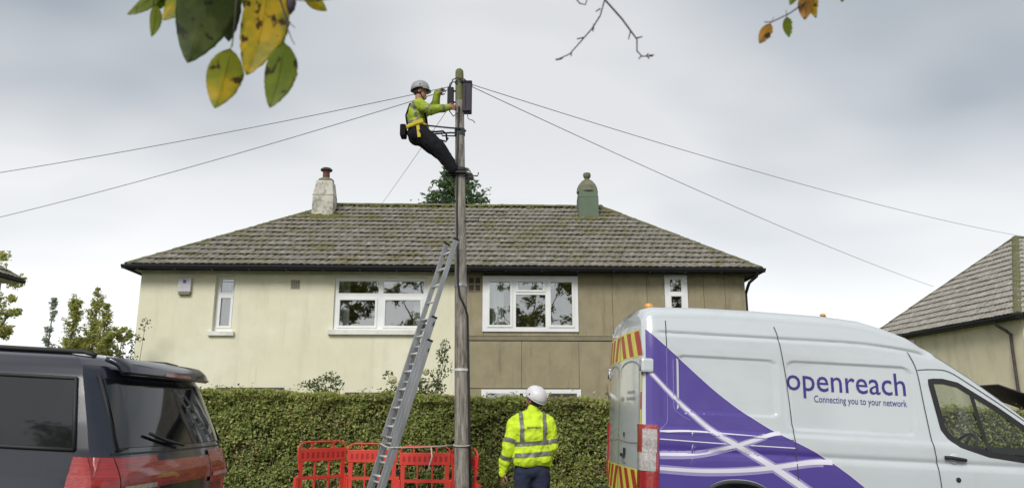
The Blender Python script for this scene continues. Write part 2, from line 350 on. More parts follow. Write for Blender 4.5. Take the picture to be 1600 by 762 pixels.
# ------------------------------------------------------------------ leaves, trees, hedge
def leaf_mesh(name, P, Nn, size, mats, parent=None, aspect=0.55, midx=None, fold=0.18):
    """many small folded leaves: P positions, Nn facing directions"""
    n = len(P); P = np.asarray(P, float); Nn = np.asarray(Nn, float); Nn /= np.linalg.norm(Nn, axis=1)[:, None] + 1e-9
    a = RNG.normal(size=(n, 3)); t = a - (a * Nn).sum(1)[:, None] * Nn; t /= np.linalg.norm(t, axis=1)[:, None] + 1e-9
    b = np.cross(Nn, t); s = np.asarray(size, float).reshape(-1, 1) * np.ones((n, 1))
    V = np.stack([P - t * s * .5, P + b * s * aspect * .5 + Nn * s * fold, P + t * s * .5, P - b * s * aspect * .5 + Nn * s * fold], 1).reshape(-1, 3)
    i = np.arange(n) * 4; Fc = np.stack([i, i + 1, i + 2, i, i + 2, i + 3], 1).reshape(-1, 3)
    me = bpy.data.meshes.new(name); me.vertices.add(len(V)); me.vertices.foreach_set('co', V.ravel())
    me.loops.add(Fc.size); me.loops.foreach_set('vertex_index', Fc.ravel().astype(np.int32))
    me.polygons.add(len(Fc)); me.polygons.foreach_set('loop_start', np.arange(len(Fc), dtype=np.int32) * 3)
    for m in (mats if isinstance(mats, (list, tuple)) else [mats]): me.materials.append(m)
    if midx is not None: me.polygons.foreach_set('material_index', np.repeat(np.asarray(midx, np.int32), 2))
    me.update(calc_edges=True); me.validate()
    o = bpy.data.objects.new(name, me); COL.objects.link(o)
    if parent is not None: o.parent = parent
    return o
def noise1(x, k=0.0): return math.sin(x * 1.9 + k) * .5 + math.sin(x * 4.3 + 1.3 + k * 2) * .3 + math.sin(x * 9.1 + 2.1 + k) * .2

def hedge():
    root = thing('hedge', 'long clipped green privet hedge along the pavement in front of the houses', 'hedge', (0, 12, 0))
    x0, x1 = -13.0, 15.0
    top = lambda x: 1.765 - 0.025 * x + 0.03 * noise1(x * 1.5) + .018 * noise1(x * 5.7, 2.0)
    mb = MB(); xs = list(np.arange(x0, x1 + .1, .5))
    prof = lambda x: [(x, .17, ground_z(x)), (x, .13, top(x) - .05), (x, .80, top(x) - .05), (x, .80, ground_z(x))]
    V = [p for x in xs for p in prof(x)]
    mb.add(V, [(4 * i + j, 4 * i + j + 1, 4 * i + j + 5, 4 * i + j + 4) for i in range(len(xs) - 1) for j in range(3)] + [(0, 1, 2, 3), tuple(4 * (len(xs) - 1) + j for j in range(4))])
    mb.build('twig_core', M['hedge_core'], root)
    # front face
    def face(n, xa, xb):
        x = RNG.uniform(xa, xb, n); u = RNG.uniform(0, 1, n); t = np.array([top(v) for v in x]); g = np.array([ground_z(v) for v in x])
        z = g + .1 + (t - g - .07) * u
        cl = np.sin(x * 3.1 + z * 4) * np.sin(z * 5.3 + x) + .7 * np.sin(x * 11 + 2 * np.sin(z * 6)) * np.sin(z * 9 + x * 3)
        dep = RNG.beta(1.2, 2.2, n) * .22 - .04 + .035 * cl - .10 * (u > .93) * RNG.uniform(0, 1, n)
        P = np.stack([x, dep, z], 1); Nn = RNG.normal(size=(n, 3)) * .55 + np.array([0, -1, .5])
        f = np.sin(x * 2.3 + 1.7 * np.sin(z * 2.9)) + np.sin(z * 4.7 + 1.3 * np.sin(x * 3.7)) + .8 * np.sin(x * 7.9 + 2.2 * np.sin(z * 7.1 + x)) + .8 * np.sin(z * 12.3 + 2 * np.sin(x * 9.7))
        keep = RNG.uniform(0, 1, n) < np.clip(.60 + .30 * f, .15, 1); return P[keep], Nn[keep], (z - t)[keep]
    A = [face(105000, -5.6, 2.4), face(9000, -13, -5.6), face(22000, 2.4, 15)]
    n = 34000; x = RNG.uniform(-6, 9, n); z = RNG.uniform(.1, 1.0, n) * np.array([top(v) - .06 for v in x]); A.append((np.stack([x, RNG.uniform(.07, .14, n), z], 1), RNG.normal(size=(n, 3)) * .7 + np.array([0, -1, .4]), np.full(n, -1.0)))
    P = np.concatenate([a[0] for a in A]); Nn = np.concatenate([a[1] for a in A]); rel = np.concatenate([a[2] for a in A])
    n = 42000; x = RNG.uniform(-9, 12, n); t = np.array([top(v) for v in x]); y = RNG.uniform(0.0, .85, n)
    z = t - RNG.beta(1.2, 3, n) * .10 + .012 + (RNG.uniform(0, 1, n) > .94) * RNG.uniform(0, 1, n) ** 2 * .14 * (np.sin(x * 6.3 + np.sin(x * 2.1) * 3) > -.2)
    P2 = np.stack([x, y, z], 1); N2 = RNG.normal(size=(n, 3)) * .8 + np.array([0, -.5, 1])
    P = np.concatenate([P, P2]); Nn = np.concatenate([Nn, N2]); rel = np.concatenate([rel, np.full(n, .0)])
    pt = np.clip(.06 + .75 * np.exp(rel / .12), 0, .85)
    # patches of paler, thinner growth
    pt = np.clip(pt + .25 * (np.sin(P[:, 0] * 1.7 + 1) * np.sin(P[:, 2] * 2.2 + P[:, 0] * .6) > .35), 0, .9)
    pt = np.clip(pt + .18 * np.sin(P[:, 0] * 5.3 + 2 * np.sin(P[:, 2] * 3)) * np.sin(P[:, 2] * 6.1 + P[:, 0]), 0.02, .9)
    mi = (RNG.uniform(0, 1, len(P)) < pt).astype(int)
    br = np.sin(P[:, 0] * 3.3 + 2 * np.sin(P[:, 2] * 2.7 + 1)) * np.sin(P[:, 2] * 3.9 + P[:, 0] * 1.3)
    mi[RNG.uniform(0, 1, len(P)) < np.clip(.05 + .5 * (br - .35), .03, .5)] = 2
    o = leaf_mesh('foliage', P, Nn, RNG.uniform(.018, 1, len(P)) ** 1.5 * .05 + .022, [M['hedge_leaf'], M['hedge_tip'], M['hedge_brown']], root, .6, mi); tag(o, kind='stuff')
    mb = MB()
    for k in range(900):
        x = random.uniform(-6, 3); z = ground_z(x) + random.uniform(.1, 1.5); y = random.uniform(.0, .1)
        mb.tube([(x, y, z), (x + random.uniform(-.08, .08), y - random.uniform(-.02, .05), z + random.uniform(.06, .22))], [.0045, .002], 4, False)
    tag(mb.build('twigs', M['twig_pale'], root, fix=False), kind='stuff')
hedge()

def shrub(name, label, loc, blobs, n, leaf, size, stems, cat='shrub', flowers=(), tall=()):
    root = thing(name, label, cat, loc); mb = MB()
    for (x, y, z) in stems: mb.tube([(0, 0, 0), (x * .4 + .03, y * .5, z * .5), (x, y, z)], [.012, .008, .004], 5, False)
    mb.build('stem', M['twig'], root)
    P = []
    for (cx, cy, cz, rx, rz, k) in blobs:
        q = RNG.normal(size=(k, 3)); q /= np.linalg.norm(q, axis=1)[:, None]; q *= RNG.uniform(.3, 1, (k, 1)) ** .5
        P.append(q * [rx, rx, rz] + [cx, cy, cz])
    P = np.concatenate(P); Nn = RNG.normal(size=P.shape) + [0, -.3, .7]
    leaf_mesh('foliage', P, Nn, RNG.uniform(.7, 1.25, len(P)) * size, leaf, root, .6)
    for (x, y, z, r) in flowers:
        q = RNG.normal(size=(46, 3)); q /= np.linalg.norm(q, axis=1)[:, None]
        leaf_mesh('flower', q * r * .75 + [x, y, z], q, r * 1.3, M['petal'], root, .9)
    return root
g = ground_z(-1.7) + .05
shrub('rose_bush', 'tall rose bush with pale cream blooms above the hedge beside the pole', (-1.55, 14, g),
      [(-.68, 0, 2.05, .10, .14, 40), (.0, 0, 1.85, .38, .20, 420), (.22, 0, 2.1, .15, .2, 70), (.28, 0, 2.42, .13, .15, 60), (.34, 0, 2.62, .10, .12, 36), (-.3, .1, 1.8, .45, .2, 300), (.40, 0, 2.25, .08, .2, 30)],
      0, M['rose_leaf'], .062, [(-.68, 0, 2.1), (.22, 0, 2.2), (.3, 0, 2.62), (.36, 0, 2.75), (0, 0, 1.9), (-.3, .1, 1.85)],
      flowers=[(-.58, -.12, 2.0, .075), (-.5, -.1, 1.9, .06), (.02, -.2, 2.14, .065), (-.1, -.2, 1.98, .055), (.10, -.2, 1.92, .05)])
shrub('garden_shrub', 'low feathery green shrub poking over the hedge left of the ladder', (-3.35, 14, ground_z(-3.35)),
      [(0, 0, 1.88, .36, .16, 340), (.1, 0, 2.02, .15, .1, 60), (-.3, 0, 1.9, .2, .07, 60), (0, 0, 1.4, .35, .4, 300)], 0, M['rose_leaf'], .055, [(0, 0, 1.9), (.2, 0, 1.8), (-.25, 0, 1.8)])
shrub('laurel_shrub', 'yellow-green shrub seen through the cab windows of the van', (7.75, 13.6, ground_z(7.75)),
      [(0, 0, 1.5, .65, .6, 1300), (-.5, 0, 1.4, .6, .5, 900), (.6, 0, 1.25, .6, .5, 900)], 0, M['hedge_tip'], .09, [(0, 0, 1.9), (-.4, 0, 1.7), (.5, 0, 1.6)])
shrub('sapling', 'thin bare-looking sapling against the tan wall beside the van', (1.85, 14, ground_z(1.8)),
      [(0, 0, 2.2, .10, .38, 55), (.08, 0, 1.9, .2, .2, 70), (-.12, 0, 2.0, .1, .1, 20)], 0, M['rose_leaf'], .05, [(0, 0, 2.6), (.1, 0, 2.2), (-.15, 0, 2.15)], 'plant')
shrub('climbing_plant', 'wispy plant growing up the left corner of the cream wall', (-8.75, 17.9, ground_z(-8.75)),
      [(-.05, 0, 2.85, .22, .12, 50), (.2, 0, 3.15, .15, .16, 26), (-.2, 0, 2.5, .22, .3, 90), (0, 0, 1.6, .3, .9, 300)], 0, M['rose_leaf'], .08, [(.2, 0, 3.25), (-.1, 0, 2.95), (-.2, 0, 2.6)], 'plant')

def conifer(name, label, loc, h, r, leaf, n, droop=.25, base=.12, size=.2, cat='tree', up=False):
    root = thing(name, label, cat, loc); mb = MB()
    mb.tube([(0, 0, 0), (0, 0, h * .5), (0, 0, h)], [r * .1 + .04, r * .06 + .02, .015], 7); mb.build('trunk', M['bark'], root)
    P = []; Nn = []; bm_ = MB(); k = int(n / 26)
    for i in range(k):
        u = random.random() ** .8; z = h * (base + (1 - base) * u); a = random.uniform(0, 6.283)
        L = r * ((1 - u) ** (.55 if up else .85) + .05) * random.uniform(.7, 1.1)
        e_ = Vector((math.cos(a) * L, math.sin(a) * L, (L * random.uniform(.9, 1.6) if up else -L * droop + L * .15)))
        if i % 3 == 0: bm_.tube([(0, 0, z), (e_.x * .6, e_.y * .6, z + e_.z * .4), (e_.x, e_.y, z + e_.z)], [.03 * (1 - u) + .008, .012, .004], 4, False)
        for j in range(26):
            s_ = random.uniform(.15, 1); sp = L * .16 * (1.3 - s_ * .8) + .03
            P.append((e_.x * s_ + random.gauss(0, sp), e_.y * s_ + random.gauss(0, sp), z + e_.z * s_ ** 1.4 + random.gauss(0, sp * .5)))
            Nn.append((random.gauss(0, .6), random.gauss(0, .6), 1))
    tag(bm_.build('limb', M['bark'], root, fix=False), kind='stuff')
    leaf_mesh('crown', P, Nn, RNG.uniform(.6, 1.3, len(P)) * size, leaf, root, .4)
    return root
def broad(name, label, loc, h, crown, n, leaf, size, trunk_r=.18, cat='tree', group=None):
    """crown: list of (x,y,z,rx,rz) clumps"""
    root = thing(name, label, cat, loc, group=group); mb = MB()
    zt = min(c[2] for c in crown) * .8
    mb.tube([(0, 0, -.1), (.05, .02, zt * .5), (0, .05, zt)], [trunk_r * 1.25, trunk_r, trunk_r * .75], 10); mb.build('trunk', M['bark'], root)
    P = []; lm = MB(); tot = sum(c[3] ** 2 * c[4] for c in crown)
    for (cx, cy, cz, rx, rz) in crown:
        if len(crown) > 3: lm.tube([(0, .05, zt * .85), (cx * .45, cy * .45, zt + (cz - zt) * .45), (cx, cy, cz)], [trunk_r * .5, trunk_r * .3, .03], 6, False)
        if len(crown) <= 3: MB().tube([(0, .05, zt * .85), (cx * .45, cy * .45, zt + (cz - zt) * .45), (cx, cy, cz)], [trunk_r * .5, trunk_r * .3, .03], 6, False).build('limb', M['bark'], root, fix=False)
        k = max(8, int(n * rx * rx * rz / tot / 60))
        for i in range(k):
            q = RNG.normal(size=3); q /= np.linalg.norm(q); q *= RNG.uniform(.25, 1) ** .45
            c = np.array([cx, cy, cz]) + q * [rx, rx, rz]
            if i % 4 == 0 and len(crown) > 3: lm.tube([(cx, cy, cz), tuple(c)], [.03, .008], 4, False)
            P.append(c + RNG.normal(size=(60, 3)) * rx * .13)
    if len(crown) > 3: tag(lm.build('limb', M['bark'], root, fix=False), kind='stuff')
    P = np.concatenate(P); leaf_mesh('crown', P, RNG.normal(size=P.shape) + [0, 0, .6], RNG.uniform(.6, 1.3, len(P)) * size, leaf, root, .6)
    return root
conifer('fir_tree', 'dark green fir tree whose top shows above the roof ridge behind the pole', (-2.45, 32, ground_z(-2)), 12.0, 4.4, M['fir_leaf'], 7000, -.2, .3, .28)
conifer('slim_conifer', 'thin grey-green conifer, leftmost of the distant group', (-27.05, 45, 1.0), 7.3, .55, M['conifer_grey'], 1300, 0, .05, .22, up=True)
conifer('slim_conifer', 'yellow-green conifer with a split top in the distant group', (-25.75, 45, 1.0), 7.5, .95, M['conifer_yellow'], 2600, 0, .05, .22, up=True)
conifer('slim_conifer', 'tallest pointed yellow-green conifer in the middle of the distant group', (-24.75, 45.5, 1.0), 7.9, .95, M['conifer_yellow'], 2600, 0, .05, .22, up=True)
conifer('slim_conifer', 'short yellow-green conifer at the right end of the distant group', (-23.9, 45, 1.0), 6.9, .85, M['conifer_yellow'], 2200, 0, .05, .22, up=True)
broad('bushy_tree', 'low pale yellow-green bush at the foot of the distant conifers', (-25.0, 46, .9), 5, [(-.9, 0, 4.6, .8, .55), (0, 0, 4.7, .9, .6), (1.0, 0, 4.55, .8, .55)], 2600, M['conifer_yellow'], .2, .1)
broad('round_topped_tree', 'small round yellow-green tree in the distance between conifers and cream house', (-22.3, 44, .9), 5.6, [(0, 0, 5.15, .55, .42), (-.75, 0, 4.95, .3, .35)], 900, M['conifer_yellow'], .2, .08)
broad('bare_round_tree', 'small round-headed tree just above the passing car roof', (-28.6, 40, .9), 5.2, [(0, 0, 4.55, .5, .35), (.9, 0, 4.5, .35, .3)], 700, M['conifer_grey'], .2, .08)
broad('leafy_tree', 'leafy yellow-green tree at the left edge behind the dark eaves', (-18.9, 28, .8), 7, [(0, 0, 5.6, .75, 1.0), (-.6, 0, 4.2, 1.1, 1.1), (.3, .2, 4.3, .5, .8), (-1.2, 0, 6, .9, 1)], 3000, M['conifer_yellow'], .16, .16)
# the trees across the street that the windows mirror
bt = [(-10, -15, 14), (-3.2, -17, 15.5), (3.2, -15.5, 13.5), (9.5, -18, 15), (16, -15, 14)]
for i, (x, y, h) in enumerate(bt):
    cl = [(random.uniform(-2.9, 2.9), random.uniform(-2.2, 2.2), random.uniform(.30, .95) * h, random.uniform(1.0, 1.9), random.uniform(.9, 1.5)) for _ in range(11)]
    broad('street_tree', 'broad autumn tree across the street mirrored in the house windows, %s of the row' % ['first', 'second', 'third', 'fourth', 'fifth'][i], (x, y, ground_z(x)), h, cl, 8500, M['tree_leaf'], .24, .26, group='trees across the street')

# ------------------------------------------------------------------ buildings
def holed(mb, xa, xb, za, zb, y0, y1, holes):
    """slab between y0 and y1 with rectangular holes (x0,x1,z0,z1)"""
    xs = sorted({xa, xb, *[h[0] for h in holes], *[h[1] for h in holes]}); zs = sorted({za, zb, *[h[2] for h in holes], *[h[3] for h in holes]})
    xs = [x for x in xs if xa <= x <= xb]; zs = [z for z in zs if za <= z <= zb]
    ins = lambda x, z: any(h[0] < x < h[1] and h[2] < z < h[3] for h in holes)
    for i in range(len(xs) - 1):
        for j in range(len(zs) - 1):
            cx, cz = (xs[i] + xs[i + 1]) / 2, (zs[j] + zs[j + 1]) / 2
            if ins(cx, cz): continue
            a, b, c, d = xs[i], xs[i + 1], zs[j], zs[j + 1]
            mb.add([(a, y0, c), (b, y0, c), (b, y0, d), (a, y0, d)], [(0, 1, 2, 3)]); mb.add([(a, y1, c), (b, y1, c), (b, y1, d), (a, y1, d)], [(3, 2, 1, 0)])
    def rim(a, b, c, d, s):
        mb.add([(a, y0, c), (b, y0, c), (b, y1, c), (a, y1, c)], [(0, 1, 2, 3)[::s]]); mb.add([(a, y0, d), (b, y0, d), (b, y1, d), (a, y1, d)], [(3, 2, 1, 0)[::s]])
        mb.add([(a, y0, c), (a, y1, c), (a, y1, d), (a, y0, d)], [(0, 1, 2, 3)[::s]]); mb.add([(b, y0, c), (b, y1, c), (b, y1, d), (b, y0, d)], [(3, 2, 1, 0)[::s]])
    rim(xa, xb, za, zb, -1)
    for h in holes: rim(*h, 1)
    return mb
def window_unit(root, x0, x1, z0, z1, y, panes, frame_m=None, sill=None, curtains=()):
    w = holed(MB(), x0, x1, z0, z1, y, y + .07, [p[:4] for p in panes]).build('window', frame_m or M['upvc'], root, fix=False)
    for p in panes:
        if len(p) > 4:        # opening casement stands proud
            holed(MB(), p[0] - .055, p[1] + .055, p[2] - .055, p[3] + .055, y - .02, y - .001, [p[:4]]).build('casement', frame_m or M['upvc'], w, fix=False, bevel=0)
        MB().box(p[0] - .01, p[1] + .01, y + .03, y + .042, p[2] - .01, p[3] + .01).build('pane', M['glass'], w)
    if sill: MB().box(*sill).build('sill', M['sill'], w, bevel=.008)
    for (a, b, c, d) in curtains:
        n = max(6, int((b - a) / .02)); us = np.linspace(a, b, n)
        MB().grid(lambda u, v: (u, y + .17 + .018 * math.sin(u * 62) + .01 * math.sin(u * 23), v), list(us), [c, d]).build('curtain', M['curtain'], w, smooth=True, fix=False)
    return w

def tile_data():
    W_, L_, n = .334, .40, 6
    prof = [.000, .016, .020, .004, .016, .020, .002]
    V = []
    for (y, lift) in ((0, .050), (L_, .004)):
        for i in range(n + 1): V.append((W_ * i / n - W_ / 2, y, lift + prof[i]))
    for i in range(n + 1): V.append((W_ * i / n - W_ / 2, .004, .024 + prof[i]))
    a = n + 1
    Fc = [(i, i + 1, a + i + 1, a + i) for i in range(n)] + [(2 * a + i, 2 * a + i + 1, i + 1, i) for i in range(n)]
    return V, Fc
TV, TF = tile_data()
def tile_mesh(m):
    me = bpy.data.meshes.new('tile'); me.from_pydata(TV, [], TF); me.materials.append(m); return me
def lay_tiles(A, B, RA, RB, me, roof, stuff, budget, gauge=.316):
    """tiles on the roof plane with eave A-B and upper corners RA, RB; the lowest rows as objects, the rest joined"""
    A, B, RA, RB = map(Vector, (A, B, RA, RB)); ex = (B - A).normalized(); up = RA - A; up -= ex * up.dot(ex); L = up.length; up.normalize(); nz = ex.cross(up)
    la = (RA - A).dot(ex); lb = (RB - A).dot(ex); W = (B - A).length
    for r in range(int(L / gauge)):
        s = r * gauge; f = (s + .16) / L; xa = la * f; xb = W + (lb - W) * f; x = xa + (.08 if r % 2 else .24) - .30
        while x < xb + .30:
            j = Matrix.Rotation(random.gauss(0, .012), 3, 'Z') @ Matrix.Rotation(random.gauss(0, .012), 3, 'X')
            Bm = Matrix((ex, up, nz)).transposed() @ j
            p = A + ex * x + up * (s - .03 + random.gauss(0, .006)) + nz * random.uniform(.0, .008)
            edge = x - .17 < la * (s + .42) / L or x + .17 > W + (lb - W) * (s + .42) / L
            if edge:
                Q = []
                for v in TV:
                    q = p + Bm @ Vector(v); b_ = (q - A).dot(up); a_ = (q - A).dot(ex); fb = min(1, max(0, b_ / L)); Q.append(q + ex * (min(max(a_, la * fb), W + (lb - W) * fb) - a_))
                stuff.add(Q, TF)
            elif budget[0] > 0:
                budget[0] -= 1; o = bpy.data.objects.new('tile', me); COL.objects.link(o); o.parent = roof; o.matrix_local = Matrix.Translation(p) @ Bm.to_4x4()
            else: stuff.add([p + Bm @ Vector(v) for v in TV], TF)
            x += .333
def cap_tiles(a, b, roof, m, name, step=.42, r=.11):
    a, b = Vector(a), Vector(b); d = (b - a); L = d.length; d.normalize(); n = max(2, int(L / step)); st = L / n
    side = d.cross(Vector((0, 0, 1))).normalized(); up = side.cross(d)
    base = None
    for i in range(n):
        if base is None:
            mb = MB(); V = []
            for s, k in ((0, 1.0), (st + .05, .97)):
                for j in range(8):
                    t = math.pi * (j / 7) ; V.append((s, math.cos(t) * r * 1.1 * k, math.sin(t) * r * .75 * k - .035))
            mb.add(V, [(j, j + 1, j + 9, j + 8) for j in range(7)] + [tuple(range(8))]); base = mb.build(name, m, roof); o = base
        else: o = link_copy(base, roof)
        p = a + d * (st * i) + up * random.gauss(.012, .004)
        o.matrix_local = Matrix.Translation(p) @ Matrix((d, side, up)).transposed().to_4x4() @ Matrix.Rotation(random.gauss(0, .015), 4, 'X')
def hip_roof(root, x0, x1, y0, y1, ze, rx0, rx1, ry, zr, m, n_obj, fr=True):
    c = [(x0, y0, ze), (x1, y0, ze), (x1, y1, ze), (x0, y1, ze)]; a, b = (rx0, ry, zr), (rx1, ry, zr)
    lo = lambda p: (p[0], p[1], p[2] - .03)
    roof = MB().add([lo(p) for p in c + [a, b]], [(0, 1, 5, 4), (1, 2, 5), (2, 3, 4, 5), (3, 0, 4), (0, 3, 2, 1)]).build('roof', M['cowl'], root)
    me = tile_mesh(m); st = MB()
    order = [((c[0], c[1], a, b)), (c[3], c[0], a, a), (c[1], c[2], b, b), (c[2], c[3], b, a)]
    bud = [n_obj]
    for q in (order if fr else [order[1], order[0], order[2], order[3]]): lay_tiles(*q, me, roof, st, bud)
    tag(st.build('tile_courses', m, roof, fix=False), kind='stuff')
    cap_tiles(a, b, roof, M['ridge_tile'], 'ridge_tile')
    for p, q in ((c[0], a), (c[1], b), (c[2], b), (c[3], a)): cap_tiles(p, q, roof, M['ridge_tile'], 'hip_tile')
    return roof
def gutters(root, x0, x1, y0, y1, z, m):
    prof = [(-.06, .05), (-.058, .01), (-.035, -.04), (.0, -.05), (.035, -.03), (.045, .05)]
    g = .075
    for nm, P0, P1, outw in (('front', (x0 - g, y0), (x1 + g, y0), (0, -1)), ('left', (x0, y0 - g), (x0, y1), (-1, 0)), ('right', (x1, y0 - g), (x1, y1), (1, 0))):
        mb = MB(); V = []
        for p in (P0, P1):
            for (o, h) in prof: V.append((p[0] - outw[0] * o + outw[0] * .03, p[1] - outw[1] * o + outw[1] * .03, z + h))
        k = len(prof); mb.add(V, [(i, i + 1, k + i + 1, k + i) for i in range(k - 1)] + [tuple(range(k)), tuple(range(2 * k - 1, k - 1, -1))])
        mb.build('gutter', m, root)

def main_house():
    root = thing('semi_detached_house', 'semi-detached pair of houses, left half cream, right half bare tan panels, under one mossy roof', 'house', (-9.06, 18.5, 0), (0, 0, R(2)))
    D = 7.3; ZT = 5.0
    hc = [(4.70, 6.97, 3.55, 4.85), (1.80, 2.28, 3.50, 4.87), (2.12, 3.56, .9, 2.10), (5.15, 6.95, .9, 1.99)]
    holed(MB(), 0, 7.945, -.5, ZT, 0, .25, hc).build('cream_wall', M['cream'], root, fix=False)
    ht = [(8.37, 10.67, 3.545, 4.88), (12.885, 13.425, 3.45, 4.93), (8.35, 10.71, .9, 2.11)]
    tw = holed(MB(), 7.95, 14.91, -.5, ZT, .03, .28, ht).build('tan_wall', M['tan_joint'], root, fix=False)
    def panel(a, b, c, d, hole=None, y=.0):
        holed(MB(), a + .005, b - .005, c + .005, d - .005, y + random.uniform(0, .006), .029, [hole] if hole else []).build('panel', M['tan'], tw, fix=False)
    up0, up1 = 3.415, 4.99
    panel(7.95, 8.36, up0, up1); panel(10.69, 11.56, up0, up1); panel(11.56, 12.43, up0, up1); panel(12.43, 12.87, up0, up1); panel(13.44, 13.86, up0, up1); panel(13.86, 14.40, up0, up1); panel(14.40, 14.91, up0, up1)
    panel(12.87, 13.44, up0 - .0, 3.46)
    panel(8.36, 10.69, up0, 3.54)
    for a, b in ((7.95, 9.3), (9.3, 10.70), (10.70, 12.1), (12.1, 13.5), (13.5, 14.91)): panel(a, b, 2.16 if a < 10.6 else .9, 3.29)
    for a, b in ((7.95, 8.34), (10.72, 12.1), (12.1, 13.5), (13.5, 14.91)): panel(a, b, -.4, 2.15 if b < 8.4 else .895)
    MB().box(7.95, 14.91, -.008, .029, 3.312, 3.408).build('band_course', M['tan_band'], tw)
    MB().box(0, .25, .252, D, -.5, ZT).build('side_wall', M['cream'], root); MB().box(14.66, 14.91, .282, D, -.5, ZT).build('side_wall', M['tan'], root)
    MB().box(.252, 14.658, D - .25, D, -.5, ZT - .002).build('back_wall', M['cream'], root); MB().box(.3, 14.6, 1.9, 2.0, -.3, 4.98).build('partition', M['room'], root)
    MB().box(.3, 14.6, .3, 1.88, 2.45, 2.6).build('upper_floor', M['room'], root)
    # windows
    window_unit(root, 4.702, 6.968, 3.552, 4.848, .06, [(4.79, 5.77, 4.46, 4.76), (5.89, 6.88, 4.46, 4.76), (4.84, 5.70, 3.66, 4.29, 1), (5.95, 6.81, 3.66, 4.29, 1)], None, (4.60, 7.02, -.10, .058, 3.43, 3.548),
                [(4.75, 5.05, 3.6, 4.8), (6.62, 6.93, 3.6, 4.8)])
    window_unit(root, 1.802, 2.278, 3.502, 4.868, .13, [(1.90, 2.19, 4.47, 4.80), (1.925, 2.165, 3.65, 4.33, 1)], None, (1.73, 2.35, -.08, .128, 3.395, 3.498))
    window_unit(root, 2.122, 3.558, .902, 2.098, .05, [(2.2, 2.8, 1.0, 2.0), (2.88, 3.48, 1.0, 2.0)], M['timber_dark'])
    window_unit(root, 5.152, 6.948, .902, 1.988, .05, [(5.24, 6.0, 1.0, 1.9), (6.1, 6.86, 1.0, 1.9)], M['timber_dark'])
    window_unit(root, 8.34, 10.70, 3.52, 4.90, -.04, [(8.51, 9.02, 3.68, 4.745, 1), (9.22, 9.83, 4.55, 4.745, 1), (9.16, 9.89, 3.63, 4.43), (10.02, 10.55, 3.68, 4.745, 1)], None, None, [(8.45, 8.86, 3.6, 4.86)])
    window_unit(root, 12.87, 13.44, 3.46, 4.95, -.04, [(13.01, 13.29, 4.53, 4.83), (13.02, 13.28, 3.58, 4.41, 1)])
    window_unit(root, 8.33, 10.73, .9, 2.135, -.04, [(8.43, 9.15, 1.0, 2.04), (9.25, 9.85, 1.0, 2.04), (9.95, 10.63, 1.0, 2.04)])
    for a, b, z in ((2.05, 3.62, 2.10), (5.08, 7.02, 1.99)): MB().box(a, b, -.06, .0, z - .03, z + .07).build('timber_head', M['timber_dark'], root)
    # roof
    ze = 5.06
    roof = hip_roof(root, -.22, 15.21, -.38, D + .35, ze, 3.9, 11.85, 3.5, 7.66, M['tile'], 300)
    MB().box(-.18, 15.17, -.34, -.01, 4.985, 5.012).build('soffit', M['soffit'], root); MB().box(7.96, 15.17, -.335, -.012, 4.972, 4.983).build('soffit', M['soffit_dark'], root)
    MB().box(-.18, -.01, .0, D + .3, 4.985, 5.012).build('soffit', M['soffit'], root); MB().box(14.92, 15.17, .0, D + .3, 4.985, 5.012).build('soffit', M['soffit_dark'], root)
    MB().box(-.20, 15.19, -.365, -.342, 4.93, 5.035).build('fascia', M['gutter'], root)
    MB().box(.0, 7.94, -.03, -.002, 4.90, 4.98).build('wall_head_board', M['soffit'], root)
    gutters(root, -.22, 15.21, -.40, D, 5.0, M['gutter'])
    for i in range(18):
        x = .1 + i * .88; MB().box(x - .015, x + .015, -.49, -.36, 4.925, 4.95).build('gutter_bracket', M['gutter'], root)
    mb = MB(); mb.tube([(15.1, -.42, 4.95), (15.08, -.40, 4.86), (14.96, -.20, 4.74), (14.95, -.1, 4.66), (14.95, .1, 4.5), (14.95, .1, .1)], .038, 8); mb.build('downpipe', M['gutter'], root)
    # chimneys
    def chimney(x, y, wb, wt, z0, zs, zt, m, capm, pot):
        c = MB(); d = .62
        for za, zb, wa, wbb in ((z0, zs, wb, wb * .96), (zs, zt, wb * .96, wt)):
            ha, hb = wa / 2, wbb / 2
            c.add([(x - ha, y - ha * d / .62, za), (x + ha, y - ha, za), (x + ha, y + ha, za), (x - ha, y + ha, za), (x - hb, y - hb, zb), (x + hb, y - hb, zb), (x + hb, y + hb, zb), (x - hb, y + hb, zb)],
                  [(4, 5, 6, 7), (0, 1, 5, 4), (1, 2, 6, 5), (2, 3, 7, 6), (3, 0, 4, 7)])
        o = c.build('chimney', m, root, bevel=.03)
        return o
    c1 = chimney(3.72, 2.9, .62, .47, 6.4, 7.72, 8.17, M['chim_white'], None, None)
    MB().box(3.425, 4.015, 2.605, 3.195, 7.70, 7.725).build('weathered_course', M['chim_cap'], c1)
    MB().lathe([(.235, 8.16), (.24, 8.20), (.21, 8.25), (.13, 8.29)], 14, (3.72, 2.9, 0)).build('flaunching', M['chim_cap'], c1, smooth=True)
    MB().lathe([(.105, 8.25), (.10, 8.48), (.115, 8.5), (.09, 8.5)], 14, (3.72, 2.9, 0)).build('chimney_pot', M['clay'], c1, auto=40)
    MB().lathe([(.09, 8.50), (.17, 8.52), (.175, 8.555), (.12, 8.60), (.03, 8.625)], 14, (3.72, 2.9, 0)).build('pot_cowl', M['cowl'], c1, auto=40)
    c2 = chimney(11.39, 2.9, .60, .5, 6.4, 7.72, 8.02, M['chim_green'], None, None)
    MB().lathe([(.32, 7.93), (.30, 8.06), (.25, 8.17), (.17, 8.27), (.09, 8.33)], 14, (11.39, 2.9, 0)).build('flaunching', M['chim_cap'], c2, auto=50)
